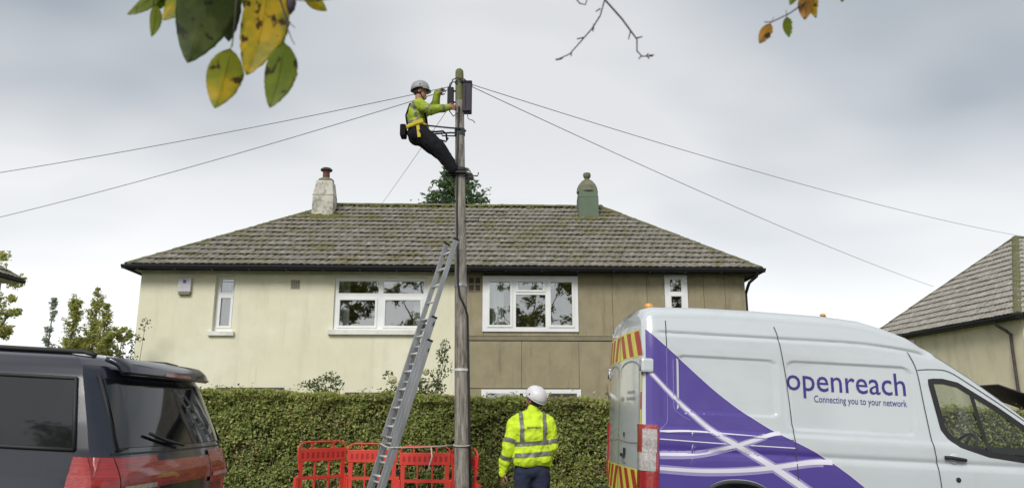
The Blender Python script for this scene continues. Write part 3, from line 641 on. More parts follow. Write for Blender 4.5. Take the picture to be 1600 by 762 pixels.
    MB().lathe([(.07, 8.31), (.065, 8.36), (.10, 8.40), (.115, 8.45), (.115, 8.49), (.10, 8.53)], 14, (11.39, 2.9, 0)).build('chimney_pot', M['chim_cap'], c2, auto=40)
    # moss cushions round the chimneys and along the ridge, joined: too small to pick apart
    mo = MB(); k_ = (7.66 - ze) / 3.88
    def cushion(x, y, r):
        z = ze + (y + .38) * k_ + .045
        mo.lathe([(r, 0), (r * .85, r * .28), (r * .5, r * .45), (.005, r * .5)], 7, (0, 0, 0), Matrix.Translation((x, y, z)) @ Matrix.Rotation(.6, 4, 'X') @ Matrix.Rotation(random.random() * 6, 4, 'Z') @ Matrix.Diagonal((random.uniform(.7, 1.6), 1, 1, 1)))
    for k in range(110):
        cx = random.choice((3.72, 3.72, 11.39)); cushion(cx + random.gauss(0, .34), 2.50 + random.gauss(-.03, .09), random.uniform(.03, .09))
    for k in range(170): cushion(random.uniform(3.9, 11.7) if k % 3 else random.uniform(3.9, 8), 3.35 + random.gauss(0, .06), random.uniform(.025, .06))
    for k in range(520):
        x = random.gauss(*random.choice(((1.6, .5), (2.2, .7), (5.6, .5), (7.0, .5), (8.9, .4), (3.9, .6), (6.3, .3), (11.3, .6)))); y = random.uniform(-.3, 3.2)
        if y + .55 > (x + .3) * .92 or y + .55 > (15.2 - x) * 1.1: continue
        cushion(x, y, random.uniform(.02, .055))
    tag(mo.build('moss_cushions', M['moss'], roof, smooth=True), kind='stuff')
    # small fittings on the walls
    a = MB().box(.93, 1.24, -.09, -.001, 4.45, 4.81).build('alarm_box', M['alarm'], root, bevel=.015)
    MB().box(1.05, 1.12, -.094, -.0905, 4.66, 4.74).build('alarm_mark', M['alarm_mark'], a); MB().box(.95, 1.23, -.085, -.001, 4.38, 4.448).build('alarm_lamp', M['alarm_base'], a, bevel=.01)
    v = MB().box(3.63, 3.85, -.014, -.001, 4.55, 4.77).build('air_brick', M['vent'], root)
    for i in range(4):
        for j in range(4): MB().box(3.65 + i * .05, 3.68 + i * .05, -.017, -.0145, 4.575 + j * .048, 4.595 + j * .048).build('vent_slot', M['vent_dark'], v)
    v = MB().box(7.975, 8.315, -.012, -.001, 4.50, 4.88).build('air_brick', M['tan_band'], root)
    for i in range(2):
        for j in range(2): MB().box(8.0 + i * .16, 8.12 + i * .16, -.016, -.0125, 4.53 + j * .18, 4.67 + j * .18).build('vent_slot', M['vent_dark'], v)
main_house()

def right_house():
    root = thing('cream_house', 'cream house with grey tiled hip roof at the right edge behind the van', 'house', (14.33, 21.67, -.75), (0, 0, R(4.1)))
    H = 5.0
    MB().box(.35, 9, .35, 8.2, -.8, H).build('wall', M['cream_old'], root)
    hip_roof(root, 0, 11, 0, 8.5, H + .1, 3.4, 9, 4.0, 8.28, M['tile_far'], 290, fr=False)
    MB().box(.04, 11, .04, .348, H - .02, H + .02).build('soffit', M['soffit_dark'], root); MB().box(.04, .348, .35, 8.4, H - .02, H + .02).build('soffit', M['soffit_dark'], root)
    gutters(root, 0, 11, 0, 8.5, H + .03, M['gutter'])
    mb = MB(); mb.tube([(.02, 1.0, H), (.03, 1.0, H - .12), (.22, .85, H - .30), (.30, .8, H - .42), (.30, .8, H - .8), (.30, .8, .2)], .045, 8); mb.build('downpipe', M['timber_dark'], root)
    w = MB().box(.30, .348, 5.6, 6.35, 3.95, H - .1).build('window', M['upvc'], root); MB().box(.29, .299, 5.68, 6.27, 4.03, H - .2).build('pane', M['tint_glass'], w)
right_house()
def left_house():
    root = thing('neighbouring_house', 'house at the left edge, only the tip of its dark eaves in view', 'house', (-14.2, 22.0, 0.3))
    H = 4.97
    MB().box(-8, -.4, -8, -.4, -.8, H).build('wall', M['cream'], root)
    hip_roof(root, -8.4, 0, -8.4, 0, H + .08, -4.25, -4.15, -4.2, H + 2.9, M['tile'], 0)
    MB().box(-8.3, -.04, -8.3, -.04, H - .02, H + .02).build('soffit', M['soffit'], root)
    gutters(root, -8.4, 0, -8.4, 0, H + .02, M['gutter'])
left_house()
def shed():
    root = thing('garden_shed', 'low dark lean-to shed with slatted sloping roof beside the cream house', 'shed', (12.3, 19.6, ground_z(12.5)))
    mb = MB(); mb.box(.1, 2.4, .1, 1.5, 0, 2.2); mb.build('wall', M['timber_dark'], root)
    for i in range(8):
        y = i * .21
        MB().bar((-.15, y, 2.88), (2.6, y, 1.90), .19, .03).build('roof_slat', M['box_purple'], root)
shed()

# ------------------------------------------------------------------ telegraph pole and what is fixed to it
def pole_x(z): return -.665 - .0205 * (z - .15)
def pole_r(z): return .108 - .0070 * z
PY = 10.8
def pole():
    g = ground_z(-.66) + .12
    root = thing('telegraph_pole', 'weathered wooden telegraph pole with a greenish top and junction boxes', 'pole', (pole_x(g), PY, g))
    ox, og = pole_x(g), g
    def L(x, y, z): return (x - ox, y - PY, z - og)
    mb = MB(); V = []; n = 22; zs = list(np.linspace(og - .3, 6.12, 60))
    def ring(z, s=1.0):
        return [L(pole_x(z) + math.cos(2 * math.pi * j / n) * pole_r(z) * s * (1 + .02 * math.sin(j * 5 + z * .8) + .012 * math.sin(j * 11 + 2)), PY + math.sin(2 * math.pi * j / n) * pole_r(z) * s, z) for j in range(n)]
    for z in zs: V += ring(z)
    mb.add(V, [(i * n + j, i * n + (j + 1) % n, (i + 1) * n + (j + 1) % n, (i + 1) * n + j) for i in range(len(zs) - 1) for j in range(n)])
    mb.build('shaft', M['wood_pole'], root, smooth=True)
    mb = MB(); V = []; zt = [6.12, 6.3, 6.55, 6.61, 6.635]
    for z, s in zip(zt, (1, 1, 1, .95, .6)): V += ring(z, s)
    mb.add(V, [(i * n + j, i * n + (j + 1) % n, (i + 1) * n + (j + 1) % n, (i + 1) * n + j) for i in range(4) for j in range(n)] + [tuple(4 * n + j for j in range(n))])
    mb.build('pole_top', M['wood_green'], root, smooth=True)
    def band(z, h, s, m, name): MB().lathe([(pole_r(z) * s, -h / 2), (pole_r(z) * s + .004, -h / 2), (pole_r(z) * s + .004, h / 2), (pole_r(z) * s, h / 2)], 20, L(pole_x(z), PY, z)).build(name, m, root, auto=40)
    band(3.32, .05, 1.04, M['steel'], 'band'); band(2.13, .035, 1.04, M['alu_rung'], 'band'); band(5.62, .10, 1.1, M['dark_steel'], 'band'); band(6.42, .03, 1.04, M['dark_steel'], 'band')
    # junction box on the right, small black box on the left
    b = MB().box(*[v for p in zip(L(-.735, PY - .09, 5.93), L(-.605, PY + .07, 6.38)) for v in p]).build('junction_box', M['box_purple'], root, bevel=.012)
    MB().box(*[v for p in zip(L(-.745, PY - .10, 6.38), L(-.60, PY + .08, 6.41)) for v in p]).build('lid', M['box_black'], b, bevel=.006)
    MB().box(*[v for p in zip(L(-.70, PY - .098, 5.97), L(-.69, PY - .0905, 6.34)) for v in p]).build('hinge', M['box_black'], b)
    MB().box(*[v for p in zip(L(-.97, PY - .07, 6.04), L(-.875, PY + .03, 6.32)) for v in p]).build('splice_box', M['box_black'], root, bevel=.012)
    mb = MB(); mb.bar(L(-.90, PY, 6.1), L(-.80, PY, 6.1), .03, .02); mb.bar(L(-.90, PY, 6.28), L(-.80, PY, 6.28), .03, .02); mb.build('bracket', M['dark_steel'], root)
    # hook for the wires, cable loops
    mb = MB(); mb.tube([L(-.80, PY - .05, 6.36), L(-.87, PY - .07, 6.40), L(-.93, PY - .06, 6.38), L(-.95, PY - .05, 6.31)], .008, 6); mb.tube([L(-.80, PY - .05, 6.38), L(-.72, PY - .07, 6.42), L(-.66, PY - .08, 6.38), L(-.63, PY - .08, 6.36)], .008, 6); mb.build('wire_hook', M['dark_steel'], root, smooth=True)
    mb = MB()
    mb.tube([L(-.93, PY - .05, 6.32), L(-.89, PY - .08, 6.43), L(-.82, PY - .085, 6.46), L(-.72, PY - .08, 6.44), L(-.66, PY - .09, 6.38)], .009, 6)
    mb.tube([L(-.91, PY - .05, 6.05), L(-.93, PY - .07, 5.93), L(-.87, PY - .09, 5.84), L(-.80, PY - .085, 5.9)], .009, 6)
    mb.tube([L(-.67, PY - .05, 5.93), L(-.65, PY - .09, 5.80), L(-.58, PY - .1, 5.77), L(-.55, PY - .06, 5.75)], .006, 6)
    mb.build('cable_loop', M['cable'], root, smooth=True)
    pts = []
    for z, a in ((6.0, -95), (5.4, -110), (4.8, -120), (4.4, -122), (4.0, -118), (3.6, -112), (3.32, -110), (3.15, -95), (3.0, -50), (2.88, -18), (2.6, -10), (2.0, -10), (1.2, -8), (.3, -8)):
        r = pole_r(z) + .012; pts.append(L(pole_x(z) + math.cos(R(a)) * r, PY + math.sin(R(a)) * r, z))
    MB().tube(pts, .016, 7).build('cable', M['cable'], root, smooth=True)
    # climbing steps
    for z, s in ((5.55, -1), (4.93, -1), (4.93, 1), (4.55, -1), (4.25, 1)):
        x = pole_x(z); e = x + s * .26
        MB().tube([L(x + s * .04, PY - .04, z), L(e, PY - .05, z), L(e + s * .012, PY - .05, z + .05)], .010, 6).build('climbing_step', M['dark_steel'], root, smooth=True)
pole()
def wire(label, pts, r=.0065):
    o = MB().tube(pts, r, 5).build('overhead_wire', M['wire'], smooth=True); tag(o, label, 'wire', 'overhead wires from the pole')
def sagged(a, b, sag, n=26):
    a, b = Vector(a), Vector(b)
    return [a.lerp(b, t) - Vector((0, 0, 4 * sag * t * (1 - t))) for t in np.linspace(0, 1, n)]
wire('upper of the two wires running from the pole to the left edge', sagged((-.94, PY - .05, 6.33), (-14.2, 14.4, 5.54), .15))
wire('lower of the two wires running from the pole to the left edge', sagged((-.94, PY - .04, 6.29), (-14.2, 16.7, 5.21), .15))
wire('upper of the two wires running from the pole towards the right house', sagged((-.63, PY - .08, 6.36), (17.5, 25.6, 7.5), .22))
wire('lower of the two wires running from the pole towards the right house', sagged((-.63, PY - .08, 6.33), (15.05, 27.1, 6.02), .16))
wire('thin wire dropping from the pole to behind the roof ridge', sagged((-.90, PY + .05, 6.12), (-5.2, 26.9, 8.35), .05), .005)

def ladder():
    g = ground_z(-1.8); B = Vector((-1.93, 10.12, g)); T = Vector((-.868, 10.70, 3.92)); u = (T - B).normalized()
    h = Vector((T.x - B.x, T.y - B.y, 0)).normalized(); r = Vector((h.y, -h.x, 0)); nrm = r.cross(u)   # nrm points towards the pole side
    if nrm.dot(h) < 0: nrm = -nrm
    root = thing('extension_ladder', 'triple aluminium extension ladder leaning against the telegraph pole', 'ladder', B)
    Lt = (T - B).length; secs = [(0.0, .63, .40, 0.072), (.08, .71, .365, .036), (.30, 1.0, .33, 0.0)]
    for k, (t0, t1, w, off) in enumerate(secs):
        sec = None
        for s in (-1, 1):
            a = u * (Lt * t0) + r * (s * w / 2) + nrm * off; b = u * (Lt * t1) + r * (s * w / 2) + nrm * off
            mb = MB(); mb.bar(a, b, .028, .068, nrm); st = mb.build('stile', M['alu'], root, bevel=.005)
            MB().bar(b, b + u * .025, .036, .078, nrm).build('end_cap', M['box_black'], st)
        n = int(Lt * (t1 - t0) / .25)
        for i in range(n):
            c = u * (Lt * t0 + .14 + i * .25) + nrm * off
            MB().tube([c - r * (w / 2), c + r * (w / 2)], .016, 8).build('rung', M['alu_rung'], root, smooth=True)
    for t in (.60, .69):
        c = u * (Lt * t) + nrm * (.09 if t < .65 else .05); MB().bar(c - r * .215, c + r * .215, .05, .02, nrm).build('guide_bracket', M['dark_steel'], root)
    c = u * (Lt * .40) + nrm * .124; MB().bar(c - u * .13 - r * .2, c + u * .13 - r * .2, .034, .004, nrm).build('warning_label', M['yellow_label'], root)
    c = u * (Lt * .40) - r * .2175 + nrm * .085; MB().bar(c - u * .14, c + u * .14, .006, .055, nrm).build('warning_label', M['yellow_label'], root)
    for s in (-1, 1): MB().box(-.03, .03, -.05, .05, 0, .04, Matrix.Translation(r * (s * .2) + nrm * .085)).build('foot', M['rubber'], root, bevel=.008)
    return B, u, r, nrm
LB, LU, LR, LN = ladder()
# rope tying the ladder to the pole
c = LB + LU * (1.04 / LU.z)
loop = [c + LR * (.225 * math.cos(a)) + (LN * .085 + Vector((0, 0, 0))) * .6 + LN * (.09 * math.sin(a)) + Vector((0, 0, .02 * math.sin(a * 2))) for a in np.linspace(0, 2 * math.pi, 18)]
pl = [Vector((pole_x(1.1) + math.cos(a) * (pole_r(1.1) + .012), PY + math.sin(a) * (pole_r(1.1) + .012), 1.12 + .012 * math.sin(a))) for a in np.linspace(-math.pi, math.pi, 20)]
mid = [loop[0].lerp(pl[0], t) - Vector((0, 0, .012 * 4 * t * (1 - t))) for t in (.2, .4, .6, .8)]
rp = thing('tie_rope', 'pale rope tying the ladder to the pole above the red barriers', 'rope', tuple(c))
for nm, pts in (('ladder_loop', loop), ('span', [loop[0]] + mid + [pl[0]]), ('pole_loop', pl), ('loose_end', [mid[2], mid[2] + Vector((.02, -.03, -.12)), mid[2] + Vector((-.03, -.03, -.30))])):
    MB().tube([p - c for p in pts], .010, 6).build(nm, M['rope'], rp, smooth=True)

# ------------------------------------------------------------------ red folding barriers round the pole
def barrier(p0, p1, label):
    a, b = Vector((*p0, 0)), Vector((*p1, 0)); w = (b - a).length; g = min(ground_z(p0[0]), ground_z(p1[0])) + .12
    root = thing('barrier_panel', label, 'barrier', (p0[0], p0[1], g), (0, 0, math.atan2(b.y - a.y, b.x - a.x)), 'red barrier panels round the pole')
    H = .93; e = .008; x0, x1 = e, w - e; m = M['red_plastic']
    MB().tube([(x0 + .012, 0, H - .24), (x0 + .012, 0, H - .10), (x0 + .03, 0, H - .05), (x0 + .09, 0, H - .012), (x1 - .09, 0, H - .012), (x1 - .03, 0, H - .05), (x1 - .012, 0, H - .10), (x1 - .012, 0, H - .24)], .0125, 8).build('handrail', m, root, smooth=True)
    for t in (.28, .72): MB().box(x0 + (x1 - x0) * t - .012, x0 + (x1 - x0) * t + .012, -.01, .01, H - .105, H - .022).build('handrail_post', m, root)
    bd = MB().box(x0 + .004, x1 - .004, -.016, .016, H - .27, H - .10).build('board', m, root, bevel=.006)
    for i in range(9):                                                # moulded recesses along the board
        xx = x0 + .07 + i * (x1 - x0 - .14) / 8; MB().box(xx - .018, xx + .018, -.0185, -.0165, H - .225, H - .15).build('moulded_cell', M['red_dark'], bd)
    cols = [x0 + .055 + (x1 - x0 - .11) * t for t in (0, 1 / 3, 2 / 3, 1)]
    for i, xx in enumerate(cols): MB().box(xx - (.03 if i in (0, 3) else .010), xx + (.03 if i in (0, 3) else .010), -.013, .013, .06, H - .272).build('upright', m, root)
    for z in (.06, .25, .44): MB().box(x0 + .02, x1 - .02, -.0145, .0145, z - .022, z + .022).build('crossbar', m, root)
    for s, xx in ((-1, x0), (1, x1)):
        MB().box(xx - .028, xx + .028, -.03, .03, .20, .46).build('hinge_block', m, root, bevel=.01); MB().box(xx - .018, xx + .018, -.022, .022, .52, .56).build('hinge_pin', M['box_black'], root, bevel=.005)
        MB().box(xx - .05, xx + .05, -.12, .12, 0, .04).build('foot', m, root, bevel=.01)
BP = [(-2.93, 10.84), (-2.37, 11.40), (-1.625, 11.42), (-.865, 11.40), (-.455, 10.86)]
for i, l in enumerate(('red plastic barrier panel angled forward at the left end', 'red plastic barrier panel crossed by the ladder', 'red plastic barrier panel between the ladder and the pole', 'red plastic barrier panel angled forward behind and right of the pole')):
    barrier(BP[i], BP[i + 1], l)

# ------------------------------------------------------------------ people
DG = lambda: bpy.context.evaluated_depsgraph_get()
def prim_mesh(prims):
    mb = MB()
    for p in prims:
        if p[0] == 'c':
            a, r0, b, r1 = Vector(p[1]), p[2], Vector(p[3]), p[4]; d = b - a; Lg = d.length
            q = d.to_track_quat('Z', 'Y').to_matrix().to_4x4() if Lg > 1e-6 else Matrix.Identity(4)
            prof = [(r0 * math.sin(t), -r0 * math.cos(t)) for t in np.linspace(.08, math.pi / 2, 6)] + [(r1 * math.cos(t), Lg + r1 * math.sin(t)) for t in np.linspace(0, math.pi / 2 - .08, 6)]
            mb.lathe(prof, 16, (0, 0, 0), Matrix.Translation(a) @ q)
        else:
            c, rr = Vector(p[1]), p[2]; rot = (p[3] if len(p) > 3 else Matrix.Identity(4))
            prof = [(math.sin(t), -math.cos(t)) for t in np.linspace(.08, math.pi - .08, 14)]
            mb.lathe(prof, 20, (0, 0, 0), Matrix.Translation(c) @ rot @ Matrix.Diagonal((*rr, 1)))
    return mb
def blob(name, prims, m, parent, voxel=.01, smooth=6, wrinkle=0, wscale=.12):
    o = prim_mesh(prims).build(name + '_src', m)
    md = o.modifiers.new('r', 'REMESH'); md.mode = 'VOXEL'; md.voxel_size = voxel
    md = o.modifiers.new('s', 'SMOOTH'); md.iterations = smooth; md.factor = .5
    if wrinkle:
        tx = bpy.data.textures.new(name, 'CLOUDS'); tx.noise_scale = wscale; tx.noise_depth = 2
        md = o.modifiers.new('d', 'DISPLACE'); md.texture = tx; md.strength = wrinkle; md.mid_level = .5
    me = bpy.data.meshes.new_from_object(o.evaluated_get(DG())); me.name = name
    bpy.data.objects.remove(o)
    me.materials.clear(); me.materials.append(m); me.polygons.foreach_set('use_smooth', [True] * len(me.polygons))
    n = bpy.data.objects.new(name, me); COL.objects.link(n)
    if parent is not None: n.parent = parent
    return n
def strip_from(src, fn, m, name, parent, off=.004):
    """the part of a cloth surface where fn > 0, cut cleanly and lifted a little: sewn-on tape"""
    me = src.data; co = [v.co.copy() for v in me.vertices]; no = [v.normal.copy() for v in me.vertices]; val = [fn(p) for p in co]
    V = []; Fc = []; cache = {}
    def vert(key, p):
        if key not in cache: cache[key] = len(V); V.append(p)
        return cache[key]
    for pl_ in me.polygons:
        ids = list(pl_.vertices)
        if max(val[i] for i in ids) <= 0: continue
        poly = []
        for a, b in zip(ids, ids[1:] + ids[:1]):
            if val[a] > 0: poly.append(vert((a,), co[a] + no[a] * off))
            if (val[a] > 0) != (val[b] > 0):
                t = val[a] / (val[a] - val[b]); k = (min(a, b), max(a, b))
                poly.append(vert(k, co[a].lerp(co[b], t) + no[a].lerp(no[b], t) * off))
        if len(poly) > 2: Fc.append(poly)
    mb = MB(); mb.add(V, Fc)
    return mb.build(name, m, parent, smooth=True, fix=False)
def seg(p, a, b):
    a, b = Vector(a), Vector(b); d = b - a; t = max(0, min(1, (p - a).dot(d) / d.length_squared)); return (p - (a + d * t)).length, t
def head_prims(Mh):
    T = lambda x, y, z: tuple(Mh @ Vector((x, y, z)))
    return [('e', T(0, -.005, .03), (.077, .096, .098), Mh.to_3x3().to_4x4()), ('e', T(0, .03, -.055), (.058, .062, .072), Mh.to_3x3().to_4x4()), ('c', T(0, .075, -.095), .026, T(0, .062, -.10), .03),
            ('c', T(0, .088, .012), .010, T(0, .108, -.028), .014), ('c', T(-.02, .084, -.062), .010, T(.02, .084, -.062), .010), ('c', T(-.045, .078, .028), .012, T(.045, .078, .028), .012),
            ('e', T(-.08, -.005, -.015), (.012, .022, .034), Mh.to_3x3().to_4x4()), ('e', T(.08, -.005, -.015), (.012, .022, .034), Mh.to_3x3().to_4x4())]
def hand_prims(wrist, d, palm_n, side, curl=.5):
    """palm, four unequal bent fingers and a thumb from the side of the palm"""
    w, d, n = Vector(wrist), Vector(d).normalized(), Vector(palm_n); n = (n - d * n.dot(d)).normalized(); s = d.cross(n) * side
    P = [('c', tuple(w), .026, tuple(w + d * .05 + s * .0), .030)]
    for k in (-1, 0, 1): P.append(('c', tuple(w + d * .03 + s * (.022 * k)), .017, tuple(w + d * .082 + s * (.026 * k)), .0145))
    for i, (off, ln) in enumerate(((.036, .066), (.013, .078), (-.011, .072), (-.034, .056))):
        a = w + d * .088 + s * off; ang = curl
        b = a + (d * math.cos(ang * .6) + n * math.sin(ang * .6)) * ln * .45; c_ = b + (d * math.cos(ang * 1.6) + n * math.sin(ang * 1.6)) * ln * .33; e_ = c_ + (d * math.cos(ang * 2.4) + n * math.sin(ang * 2.4)) * ln * .24
        P += [('c', tuple(a), .0105, tuple(b), .0098), ('c', tuple(b), .0098, tuple(c_), .009), ('c', tuple(c_), .009, tuple(e_), .008)]
    a = w + d * .025 + s * .032; b = a + (d * .7 + s * .6 + n * .35).normalized() * .042; c_ = b + (d * .9 + s * .15 + n * .45).normalized() * .034
    return P + [('c', tuple(a), .015, tuple(b), .0125), ('c', tuple(b), .0125, tuple(c_), .010)]
def helmet(Mh, m, root, strap=True):
    """climbing-style safety helmet: ribbed dome, short peak, chin strap"""
    V = []; n = 36; rows = 12; Fc = []
    for i in range(rows + 1):
        t = i / rows * math.pi / 2
        for j in range(n):
            a = 2 * math.pi * j / n; rr = math.cos(t) ** .8; rib = 1 + .025 * max(0, math.cos(a * 6)) * math.sin(2 * t)
            V.append(Mh @ Vector((.118 * rr * math.cos(a) * rib, -.008 + .138 * rr * math.sin(a) * rib, .035 + .135 * math.sin(t) - (.03 * max(0, -math.sin(a)) if i == 0 else 0))))
    for i in range(rows):
        for j in range(n): Fc.append((i * n + j, i * n + (j + 1) % n, (i + 1) * n + (j + 1) % n, (i + 1) * n + j))
    h = MB().add(V, Fc).build('helmet', m, root, smooth=True, solid=.004)
    mb = MB(); V = []
    for k, (ro, dz) in enumerate(((1.0, .036), (1.22, .018), (1.23, .010), (1.0, .026))):
        for j in range(17):
            a = math.pi * (.12 + .76 * j / 16); f = 1 + (ro - 1) * math.sin(a) ** .5; V.append(Mh @ Vector((.119 * math.cos(a) * f, -.008 + .139 * math.sin(a) * f, dz)))
    mb.add(V, [(k * 17 + j, k * 17 + j + 1, (k + 1) * 17 + j + 1, (k + 1) * 17 + j) for k in range(3) for j in range(16)]); mb.build('peak', m, h, smooth=True)
    V = []; mb = MB()
    for j in range(n): pass
    mb.tube([Mh @ Vector((.119 * math.cos(a), -.008 + .14 * math.sin(a), .036 - .03 * max(0, -math.sin(a)))) for a in np.linspace(0, 2 * math.pi, 40)], .0055, 6, False); mb.build('rim', m, h, smooth=True)
    if strap:
        for s in (-1, 1): MB().tube([Mh @ Vector((s * .10, -.02, .04)), Mh @ Vector((s * .083, .01, -.05)), Mh @ Vector((s * .045, .055, -.125)), Mh @ Vector((0, .065, -.135))], .006, 5).build('chin_strap', M['black_cloth'], h, smooth=True)
    for s in (-1, 1): MB().lathe([(.012, 0), (.012, .006), (.004, .008)], 8, (0, 0, 0), Mh @ Matrix.Translation((s * .114, 0, .07)) @ Matrix.Rotation(s * R(90), 4, 'Y')).build('helmet_vent', M['box_black'], h)
    return h
def face_bits(Mh, root):
    for s in (-1, 1):
        MB().lathe([(.001, -.009), (.007, -.005), (.009, 0), (.007, .005), (.001, .009)], 10, (0, 0, 0), Mh @ Matrix.Translation((s * .032, .074, .010))).build('eye', M['upvc'], root, smooth=True)
        MB().lathe([(.001, -.005), (.005, 0), (.001, .005)], 8, (0, 0, 0), Mh @ Matrix.Translation((s * .032, .081, .010))).build('iris', M['cowl'], root, smooth=True)
def boot(ankle, toe, m, root):
    a, t = Vector(ankle), Vector(toe); d = (t - a); d.z = 0; d.normalize(); sole = min(a.z, t.z)
    h = Vector((a.x, a.y, sole)) - d * .05; e_ = h + d * .27; s = Vector((-d.y, d.x, 0))
    b = blob('boot', [('c', tuple(h + Vector((0, 0, .05))), .045, tuple(h + d * .14 + Vector((0, 0, .045))), .043), ('c', tuple(h + d * .14 + Vector((0, 0, .045))), .046, tuple(h + d * .21 + Vector((0, 0, .04))), .042), ('c', tuple(h + d * .03 + Vector((0, 0, .06))), .05, tuple(a + Vector((0, 0, .10))), .056)], m, root, .009, 3)
    MB().prism([(-.055, 0), (.255, 0), (.262, .02), (.25, .03), (-.052, .03)], -.045, .045, Matrix.Translation(h + Vector((0, 0, -.018))) @ Matrix((d, s, Vector((0, 0, 1)))).transposed().to_4x4() @ Matrix.Translation((.0, 0, 0))).build('sole', M['rubber'], b, bevel=.01)

def standing_worker():
    root = thing('person', 'worker in bright yellow hi-vis jacket and white helmet standing with back turned, looking up', 'person', (.235, 9.4, ground_z(.235)), (0, 0, R(9)))
    ls, le, lw = (-.205, .0, 1.43), (-.285, -.03, 1.15), (-.335, .05, .875)
    rs, re, rw = (.205, .0, 1.43), (.245, -.02, 1.15), (.18, .20, 1.00)
    Mh = Matrix.Translation((.035, .01, 1.705)) @ Matrix.Rotation(R(38), 4, 'Z') @ Matrix.Rotation(R(24), 4, 'X')
    neck = [('c', (0, .0, 1.47), .062, tuple(Mh @ Vector((0, -.02, -.05))), .056)]
    body = neck + head_prims(Mh) + [('e', (0, 0, 1.30), (.165, .105, .20)), ('e', (0, 0, 1.02), (.15, .10, .18)), ('c', ls, .05, le, .042), ('c', le, .04, lw, .028), ('c', rs, .05, re, .042), ('c', re, .04, rw, .028), ('c', (-.16, 0, 1.43), .06, (.16, 0, 1.43), .06),
            ('c', (-.09, 0, .90), .085, (-.115, .02, .49), .055), ('c', (-.115, .02, .49), .055, (-.13, 0, .10), .04), ('c', (.09, 0, .90), .085, (.115, .02, .49), .055), ('c', (.115, .02, .49), .055, (.13, 0, .10), .04)]
    body += hand_prims(lw, (-.05, .25, -1), (1, .3, 0), 1, .45) + hand_prims(rw, (-.5, .8, .1), (-.6, -.3, -.6), 1, .9)
    blob('body', body, M['skin'], root, .0065, 3)
    jk = [('e', (0, .0, 1.30), (.222, .150, .235)), ('e', (0, .005, 1.10), (.232, .158, .20)), ('c', (-.10, .0, 1.04), .150, (.10, .0, 1.04), .150), ('c', (-.05, 0, 1.52), .07, (-.19, 0, 1.44), .085), ('c', (.06, 0, 1.52), .07, (.19, 0, 1.44), .085), ('c', (-.06, -.01, 1.49), .075, (.06, -.01, 1.49), .075), ('c', (-.14, -.035, 1.37), .10, (.14, -.035, 1.37), .10),
          ('c', ls, .084, le, .075), ('c', le, .075, lw, .060), ('c', rs, .084, re, .075), ('c', re, .075, rw, .060), ('c', (.015, .0, 1.50), .078, (.02, .01, 1.585), .074)]
    jo = blob('jacket', jk, M['hivis'], root, .011, 5, .045, .085)
    # flatten the hem
    for v in jo.data.vertices:
        if v.co.z < .97 and abs(v.co.x) < .252: v.co.z = .945 + (v.co.z - .97) * .10 + .008 * math.sin(v.co.x * 22)
    def on_arm(p):
        best = None
        for s, e_, w in ((ls, le, lw), (rs, re, rw)):
            d1, t1 = seg(p, s, e_); d2, t2 = seg(p, e_, w); L1 = (Vector(e_) - Vector(s)).length; L2 = (Vector(w) - Vector(e_)).length
            for d_, l in ((d1, t1 * L1), (d2, L1 + t2 * L2)):
                if best is None or d_ < best[0]: best = (d_, l)
        return best
    def fn(p):
        d_, l = on_arm(p)
        if d_ < .105 and abs(p.x) > .215: return max(.026 - abs(l - .21), .026 - abs(l - .40))
        tilt = .012 * math.sin(p.x * 6)
        v = max(.026 - abs(p.z - 1.205 - tilt), .026 - abs(p.z - 1.078 - tilt))
        if p.z > 1.20: v = max(v, .024 - abs(abs(p.x) - .135 - .05 * max(0, p.z - 1.38)))
        return v
    strip_from(jo, fn, M['band'], 'reflective_tape', jo)
    # small grey lettering across the back
    txt = text_mesh('openreach', .040, .001); bv = BVHTree.FromPolygons([v.co for v in jo.data.vertices], [p.vertices for p in jo.data.polygons])
    V = []
    for x, y in txt[0]:
        h = bv.ray_cast(Vector((x + .004, -1, 1.375 + y)), Vector((0, 1, 0))); V.append((x + .004, (h[0].y if h[0] else -.15) - .004, 1.375 + y))
    MB().add(V, txt[1]).build('lettering', M['band'], jo, fix=False)
    for w, e_ in ((lw, le), (rw, re)):
        d = (Vector(w) - Vector(e_)).normalized(); MB().tube([Vector(w) - d * .02, Vector(w) + d * .035, Vector(w) + d * .05], [.056, .052, .043], 14).build('cuff', M['glove'], jo, smooth=True)
    tr = [('e', (0, .0, .90), (.20, .130, .12)), ('c', (-.10, 0, .88), .118, (-.12, .02, .49), .092), ('c', (-.12, .02, .49), .092, (-.135, 0, .12), .085), ('c', (.10, 0, .88), .118, (.12, .02, .49), .092), ('c', (.12, .02, .49), .092, (.135, 0, .12), .085), ('c', (-.11, 0, .90), .10, (.11, 0, .90), .10)]
    blob('trousers', tr, M['navy'], root, .012, 5, .022, .09)
    for s in (-1, 1): boot((s * .135, -.01, .018), (s * .17, .2, .018), M['boot'], root)
    helmet(Mh, M['helmet_w'], root); face_bits(Mh, root)
    T = lambda x, y, z: tuple(Mh @ Vector((x, y, z)))
    blob('hair', [('e', T(0, -.03, .0), (.082, .08, .075), Mh.to_3x3().to_4x4())], M['hair'], root, .009, 3)
def text_mesh(s, size, bold=0.0, shear=0.0):
    cu = bpy.data.curves.new('t', 'FONT'); cu.body = s; cu.size = size; cu.align_x = 'CENTER'; cu.offset = bold; cu.resolution_u = 3; cu.fill_mode = 'FRONT' if hasattr(cu, 'fill_mode') else cu.fill_mode
    o = bpy.data.objects.new('t', cu); COL.objects.link(o); me = bpy.data.meshes.new_from_object(o.evaluated_get(DG()))
    V = [(v.co.x, v.co.y) for v in me.vertices]; Fc = [tuple(p.vertices) for p in me.polygons]
    bpy.data.objects.remove(o); bpy.data.meshes.remove(me); return V, Fc
standing_worker()

